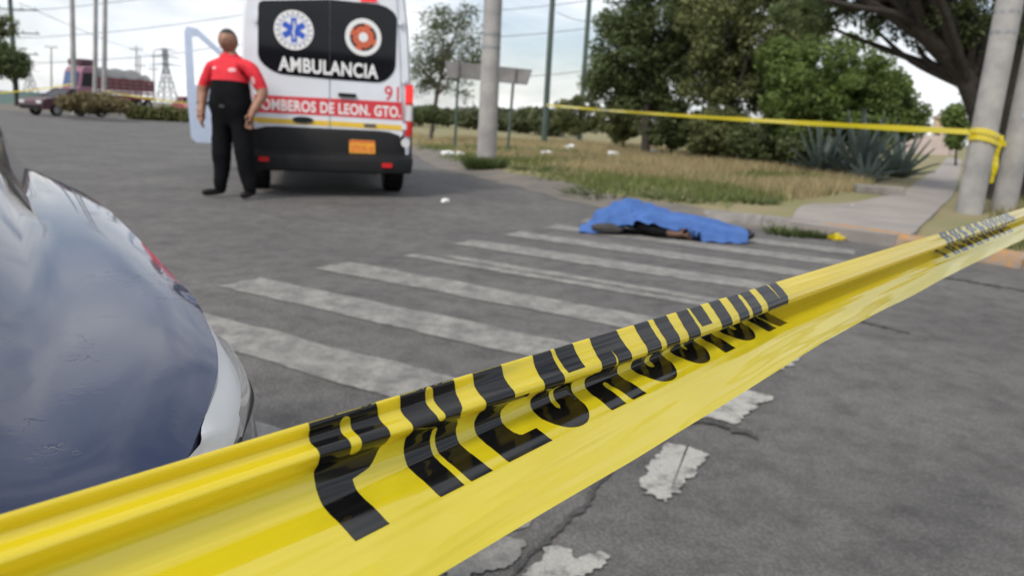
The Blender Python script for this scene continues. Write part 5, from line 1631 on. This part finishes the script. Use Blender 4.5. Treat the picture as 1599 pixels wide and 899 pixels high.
# brush heap at left across the road
hp = gp(150, 176)
hp = at(150, 176, 36); hz = 0
cs, rs = [], []
for k in range(60):
    t = random.random(); px = 98 + 100 * t; top = 148 + 8 * abs(t - .5) * 2
    c_ = at(px, 172 - random.random() * (172 - top), 36 + random.gauss(0, .5)); cs.append(np.array(c_)); rs.append(.22 + .25 * random.random())
V = leaves(cs, rs, 9000, .09, shell=.1)
V[:, 2] = np.maximum(V[:, 2], 0.01)
o = link('brush_heap', quads_mesh('brush_heap', V - np.array([hp.x, hp.y, 0])), M['brush']); o.location = (hp.x, hp.y, 0)
tag(o, 'heap of dry brown brushwood beside the magenta truck', 'brush heap')
cs, rs = [], []
for k in range(50):
    px = 200 + 100 * random.random(); c_ = at(px, 170 + random.random() * 12 + (px - 200) * .04, 40); cs.append(np.array(c_)); rs.append(.2 + .3 * random.random())
V = leaves(cs, rs, 6000, .1, shell=.1); V[:, 2] = np.maximum(V[:, 2], .01)
q = at(250, 180, 40)
o = link('roadside_scrub', quads_mesh('roadside_scrub', V - np.array([q.x, q.y, 0])), leafmat('yellow green scrub', (.13, .14, .05))); o.location = (q.x, q.y, 0)
tag(o, 'low yellow green scrub between the truck and the small red car', 'scrub')
# far verge strip on the left beyond the road
b = MB(); P1 = [gp(x, 169 + .052 * (x + 80) * .75) for x in range(-80, 330, 20)]
rows = [[p, p + Vector((p.x * .12, p.y * .12, .15)), p + Vector((p.x * .6, p.y * .6, .1)), p + Vector((p.x * 3, p.y * 3, .0))] for p in P1]
for r in rows:
    r[0].z = .005
b.grid(rows); tag(b.build('far_verge', M['dirt'], smooth=True), kind='structure')

# ================================================================== FAR VEHICLES, BUILDINGS, PYLONS
# truck
tp_ = at(166, 160, 54); troot = empty('cargo_truck', (tp_.x, tp_.y, 0), rad(150))
tag(troot, 'faded magenta cargo truck with grey tarpaulin and dark red stake sides', 'truck')
troot.scale = (.92, .74, 1.2)
# local: +Y forward (cab), X right
def tb(name, c, d_, m, bev=.04, par=troot, taper=1.0):
    b = MB(); b.box(c, d_, taper=taper); return b.build(name, m, par, bevel=bev)
cab = MB()
pr_ = [(3.9, .55), (3.95, 1.25), (3.35, 1.40), (3.0, 2.35), (2.7, 2.62), (1.7, 2.66), (1.6, .55)]
cab.add([(-1.15, y, z) for y, z in pr_] + [(1.15, y, z) for y, z in pr_], [tuple(range(7)), tuple(range(13, 6, -1))] + [(i, (i + 1) % 7, 7 + (i + 1) % 7, 7 + i) for i in range(7)])
cabo = cab.build('cab', M['truck_pink'], troot, bevel=.05)
b = MB(); b.add([(-1.0, 3.33, 1.50), (1.0, 3.33, 1.50), (.92, 3.06, 2.28), (-.92, 3.06, 2.28)], [(0, 1, 2, 3)]); o = b.build('windscreen', mat('bluish glass', (.05, .09, .20), .1, var=.1), cabo); o.location = (0, .06, .03)
for sx in (-1, 1):
    b = MB(); b.add([(sx * 1.158, 1.9, 1.5), (sx * 1.158, 3.1, 1.5), (sx * 1.158, 2.85, 2.25), (sx * 1.158, 1.9, 2.3)], [(0, 1, 2, 3)]); b.build('side_window', M['glass_dark'], cabo)
    b = MB(); b.box((sx * .85, 3.97, 1.0), (.34, .05, .2)); b.build('headlight', M['clear_lens'], cabo)
tb('grille', (0, 3.965, .98), (1.1, .05, .34), M['black_plastic'], 0)
tb('bumper', (0, 4.0, .6), (2.3, .16, .25), M['chrome'], .02)
tb('roof_cap', (0, 2.2, 2.86), (1.9, 1.2, .38), M['maroon'], .1)
bed = tb('bed', (0, -1.4, 1.0), (2.3, 5.8, .22), M['truck_red'], 0)
for sx in (-1, 1):
    for z in (1.28, 1.52, 1.76, 2.0):
        b = MB(); b.box((sx * 1.13, -1.4, z), (.05, 5.8, .12)); b.build('side_rail', M['truck_red'], bed)
    for i in range(9):
        b = MB(); b.box((sx * 1.165, -4.2 + .7 * i, 1.56), (.05, .09, 1.1)); b.build('stake', M['truck_red'], bed)
b = MB(); P = []
for y in np.linspace(-4.25, 1.45, 12):
    P.append([Vector((x * 1.12, y, 1.4 if abs(x) > .99 else 2.12 + .55 * (1 - x * x) + .05 * math.sin(y * 4) - (.25 if y < -3.6 else 0))) for x in (-1, -.985, -.8, -.5, -.2, .2, .5, .8, .985, 1)])
b.grid(P); b.add(P[0], [tuple(range(10))]); b.add(P[-1], [tuple(range(10))]); b.build('tarpaulin', M['truck_grey'], troot, True)
for y in (3.0, -2.6, -3.6):
    for sx in (-1, 1):
        b = MB(); wheel_mesh(b, (sx * .98, y, .48), (1, 0, 0), .48, .28); w_ = b.build('wheel', M['rubber'], troot, True)
        b = MB(); rim_mesh(b, (sx * .98, y, .48), (1, 0, 0), .48, .3); b.build('rim', M['rim'], w_)
# ordinary cars
def small_car(name, p, rz, m, label, pickup=False):
    root = empty(name, (p.x, p.y, 0), rz); tag(root, label, 'car')
    b = MB()
    prof = [(-2.1, .35), (-2.15, .85), (-2.0, .98), (-.9, 1.0), (.75, 1.0), (1.9, .88), (2.15, .7), (2.15, .32)]
    for w0 in (0,): pass
    L_ = [(-.82, 0), (-.86, 0), (.86, 0), (.82, 0)]
    v = []
    for x, ins in ((-.80, .04), (-.86, 0), (.86, 0), (.80, .04)):
        v.append([Vector((x, y * (1 - ins * .3), z + (ins if z > .9 else 0))) for y, z in prof])
    b.grid(v); b.add(v[0], [tuple(range(8))]); b.add(v[-1], [tuple(range(8))]); b.add([v[0][0], v[0][-1], v[-1][-1], v[-1][0]], [(0, 1, 2, 3)])
    b.build('body', m, root, True, .03)
    y0, y1 = (-.25, .95) if pickup else (-1.55, .9)
    gl = [Vector((sx * .76, y, .99)) for sx, y in ((-1, y0), (1, y0), (1, y1), (-1, y1))]; tp2 = [Vector((sx * .60, y, 1.42)) for sx, y in ((-1, y0 + .3), (1, y0 + .3), (1, y1 - .65), (-1, y1 - .65))]
    b = MB(); b.grid([gl, tp2], closed_v=True); b.build('cabin_glass', M['glass_dark'], root)
    b = MB(); t3 = [q + Vector((0, 0, .05)) for q in tp2]; b.grid([tp2, t3], closed_v=True); b.add(t3, [(0, 1, 2, 3)])
    for k in range(4): b.tube([gl[k], tp2[k]], .04, 6)
    b.build('roof', m, root, bevel=.02)
    for y in (-1.3, 1.35):
        for sx in (-1, 1):
            b = MB(); wheel_mesh(b, (sx * .76, y, .31), (1, 0, 0), .31, .2); w_ = b.build('wheel', M['rubber'], root, True)
            b = MB(); rim_mesh(b, (sx * .76, y, .31), (1, 0, 0), .31, .22); b.build('rim', M['rim'], w_)
    for sx in (-1, 1):
        b = MB(); b.box((sx * .62, 2.15, .70), (.34, .06, .14)); b.build('headlight', M['clear_lens'], root)
        b = MB(); b.box((sx * .68, -2.14, .80), (.26, .06, .16)); b.build('tail_light', M['red_lens'], root)
    b = MB(); b.box((0, 2.17, .45), (1.5, .08, .18)); b.build('bumper', M['black_plastic'], root, bevel=.02)
small_car('pickup_car', at(108, 172, 40), rad(160), M['maroon'], 'maroon pickup parked against the dry brush heap', True)
small_car('hatchback_car', at(299, 183, 52), rad(215), M['redcar'], 'small red car far off beyond the open ambulance door')

# house and walls at the end of the path
hb_ = at(1470, 240, 62); hroot = empty('house', (hb_.x, hb_.y, 0), rad(-28)); tag(hroot, 'small beige flat roofed house at the end of the grey path', 'house')
b = MB(); b.box((0, 0, 1.5), (1.9, 4, 3.0)); b.build('wall', M['beige_wall'], hroot)
b = MB(); b.box((0, 0, 3.08), (2.2, 4.3, .16)); b.build('roof', M['pink_wall'], hroot)
b = MB(); b.box((.2, -2.0, 1.0), (.8, .06, 2.0)); b.build('door', M['truck_grey'], hroot)
b = MB(); b.box((-.6, -2.01, 1.6), (.4, .05, .6)); o = b.build('window', M['house_glass'], hroot)
b = MB(); b.box((-.6, -2.05, 1.28), (.5, .1, .05)); b.build('sill', M['pink_wall'], o)
b = MB(); b.box((0, 0, .75), (3.2, .2, 1.5)); o = b.build('garden_wall', M['pink_wall'], bevel=.02); q = at(1440, 236, 52); o.location = (q.x, q.y, 0); o.rotation_euler = (0, 0, rad(-20)); tag(o, 'low pinkish wall beside the beige house', 'wall')
b = MB(); b.box((0, 0, 1.2), (.3, .3, 2.4)); b.box((0, 0, 2.45), (.4, .4, .1)); o = b.build('gate_pillar', M['pink_wall']); q = at(1487, 236, 56); o.location = (q.x, q.y, 0); tag(o, 'pale gate pillar between the house and the utility pole', 'pillar')
# teal low wall left
b = MB(); b.box((0, 0, .6), (6, .2, 1.2)); b.box((0, 0, 1.24), (6.1, .3, .08)); o = b.build('low_wall', M['teal']); q = at(52, 158, 70); o.location = (q.x, q.y, 0); o.rotation_euler = (0, 0, rad(10)); tag(o, 'low teal wall far across the road left of the truck', 'wall')

def far_pole(px, pyb, pyt, Y, r, arms, label, m='concrete', group=None, name='power_pole'):
    bpt = at(px[0], pyb, Y); tpt = at(px[1], pyt, Y)
    z0 = ground_z(bpt.x, bpt.y)
    root = empty(name, (bpt.x, bpt.y, z0)); tag(root, label, 'pole', group)
    h = tpt.z - z0
    ln = tpt - bpt; 
    b = MB(); b.tube([(0, 0, 0), (ln.x, 0, h)], [r, r * .7], 8); b.build('shaft', M[m], root, True)
    for (z, w) in arms:
        b = MB(); b.box((ln.x * z / h, -.02, z), (w, .10, .12)); ca = b.build('crossarm', M[m], root)
        for s in (-.45, -.2, .2, .45):
            b = MB(); b.tube([(ln.x * z / h + w * s, 0, z + .06), (ln.x * z / h + w * s, 0, z + .3)], .05, 6); b.build('insulator', M['steel_grey'], ca)
    return root
far_pole((115, 112), 168, -40, 44, .17, [], 'plain concrete power pole in front of the magenta truck cab')
far_pole((147, 150), 165, -60, 46, .15, [(9.6, 2.2)], 'left of the two paired power poles by the truck bed')
far_pole((161, 165), 165, -60, 46, .16, [(9.4, 2.2)], 'right of the two paired power poles by the truck bed')
far_pole((26, 15), 160, -10, 75, .28, [(9.2, 5.5), (7.0, 5.5), (4.8 + .2, 5.0)], 'tall power pole with three crossarms behind the round tree', 'steel_green')
for i, (px, pt, Y) in enumerate(((80, 75, 110), (213, 72, 105), (218, 86, 120), (240, 80, 130))):
    far_pole((px, px), 156, pt, Y, .14, [(8.0 if pt < 80 else 6.5, 1.8)], 'slender distant power pole on the open land behind the truck', group='distant power poles')
# lattice pylon
def pylon(px, Y, top, label):
    bp_ = at(px, 160, Y); h = at(px, top, Y).z
    root = empty('lattice_pylon', (bp_.x, bp_.y, 0)); tag(root, label, 'pylon', 'lattice pylons on the horizon')
    b = MB(); w0, w1 = h * .16, h * .03
    cs_ = [(-1, -1), (1, -1), (1, 1), (-1, 1)]
    lv = [0, .2, .38, .54, .68, .8, .9, 1.0]
    wd = [w0 + (w1 - w0) * min(1, t / .7) for t in lv]
    r = .14
    for k in range(len(lv) - 1):
        for (x, y), (x2, y2) in zip(cs_, cs_[1:] + cs_[:1]):
            p = Vector((x * wd[k], y * wd[k], lv[k] * h)); q_ = Vector((x * wd[k + 1], y * wd[k + 1], lv[k + 1] * h)); q2_ = Vector((x2 * wd[k + 1], y2 * wd[k + 1], lv[k + 1] * h)); p2 = Vector((x2 * wd[k], y2 * wd[k], lv[k] * h))
            b.tube([p, q_], r, 4); b.tube([p, q2_], r * .6, 4); b.tube([p2, q_], r * .6, 4)
    b.build('lattice', M['steel_grey'], root)
    for t, w in ((.72, .30), (.86, .26), (.98, .20)):
        b = MB(); b.tube([(-w * h, 0, t * h), (0, 0, t * h + .5), (w * h, 0, t * h)], [.08, .2, .08], 4); b.build('crossarm', M['steel_grey'], root)
pylon(262, 190, 78, 'grey lattice pylon on the horizon beside the open van door')
pylon(50, 260, 95, 'grey lattice pylon on the horizon beyond the teal wall')
# wires
def wire(p, q_, sag, r=.02):
    b = MB(); pts_ = [p.lerp(q_, t) - Vector((0, 0, sag * 4 * t * (1 - t))) for t in np.linspace(0, 1, 14)]
    b.tube(pts_, r, 5); o = b.build('power_line', M['wire']); tag(o, 'thin overhead power line crossing the pale sky', 'cable', 'overhead power lines')
T = lambda x, y, Y: at(x, y, Y)
for (x0, y0, Y0, x1, y1, Y1) in ((-60, 20, 75, 380, -30, 60), (-60, 60, 80, 400, 20, 60), (-40, 100, 90, 380, 70, 90), (165, -30, 46, 640, -150, 46), (870, 20, 34, 1000, 5, 38), (640, 60, 60, 1060, 20, 60), (640, 20, 60, 1060, -25, 60), (640, 120, 90, 960, 105, 80), (30, 5, 75, 250, 90, 190)):
    wire(T(x0, y0, Y0), T(x1, y1, Y1), .6, .022 * min(Y0, Y1) / 50)
# far-left caution tape strung past the truck
ribbon('caution_tape', [at(-60, 148, 34), at(113, 131, 43.6)], .075, 'yellow caution tape tied from the far left to the plain power pole', .12, n=20)
ribbon('caution_tape', [at(163, 142, 45.7), at(330, 164, 34)], .075, 'yellow caution tape running from the paired poles toward the ambulance', .1, n=20)

# ================================================================== STREET BEHIND THE PHOTOGRAPHER (seen mirrored in glass and paint)
def street_house(x, y, w, h, d_, rz, wall, label, nwin):
    root = empty('town_house', (x, y, 0), rad(rz)); tag(root, label, 'house')
    b = MB(); b.box((0, 0, h / 2), (w, d_, h)); b.build('wall', wall, root)
    b = MB(); b.box((0, 0, h + .12), (w + .4, d_ + .4, .24)); b.build('roof', M['concrete'], root)
    b = MB(); b.box((-w * .3, d_ / 2 + .02, 1.05), (1.0, .08, 2.1)); dr_ = b.build('door', M['truck_red'], root)
    b = MB(); b.box((-w * .3 + .38, d_ / 2 + .09, 1.05), (.05, .06, .16)); b.build('handle', M['chrome'], dr_)
    for k in range(nwin):
        for z in (1.6, 4.3):
            if z > h - 1: continue
            xx = -w * .08 + k * w * .5 / max(1, nwin - 1)
            b = MB(); b.box((xx, d_ / 2 + .02, z), (1.1, .06, 1.2)); wi = b.build('window', M['house_glass'], root)
            b = MB(); b.box((xx, d_ / 2 + .07, z - .66), (1.3, .16, .08)); b.build('sill', M['concrete'], wi)
street_house(-7, -24, 11, 6.2, 8, 4, M['beige_wall'], 'two storey beige house across the street behind the photographer', 3)
street_house(5.5, -23, 9, 3.6, 7, -3, M['pink_wall'], 'single storey pinkish house next to the two storey beige house', 2)
street_house(-21, -20, 10, 5.8, 8, 22, M['pink_wall'], 'two storey pinkish house at the street corner behind the parked car', 3)
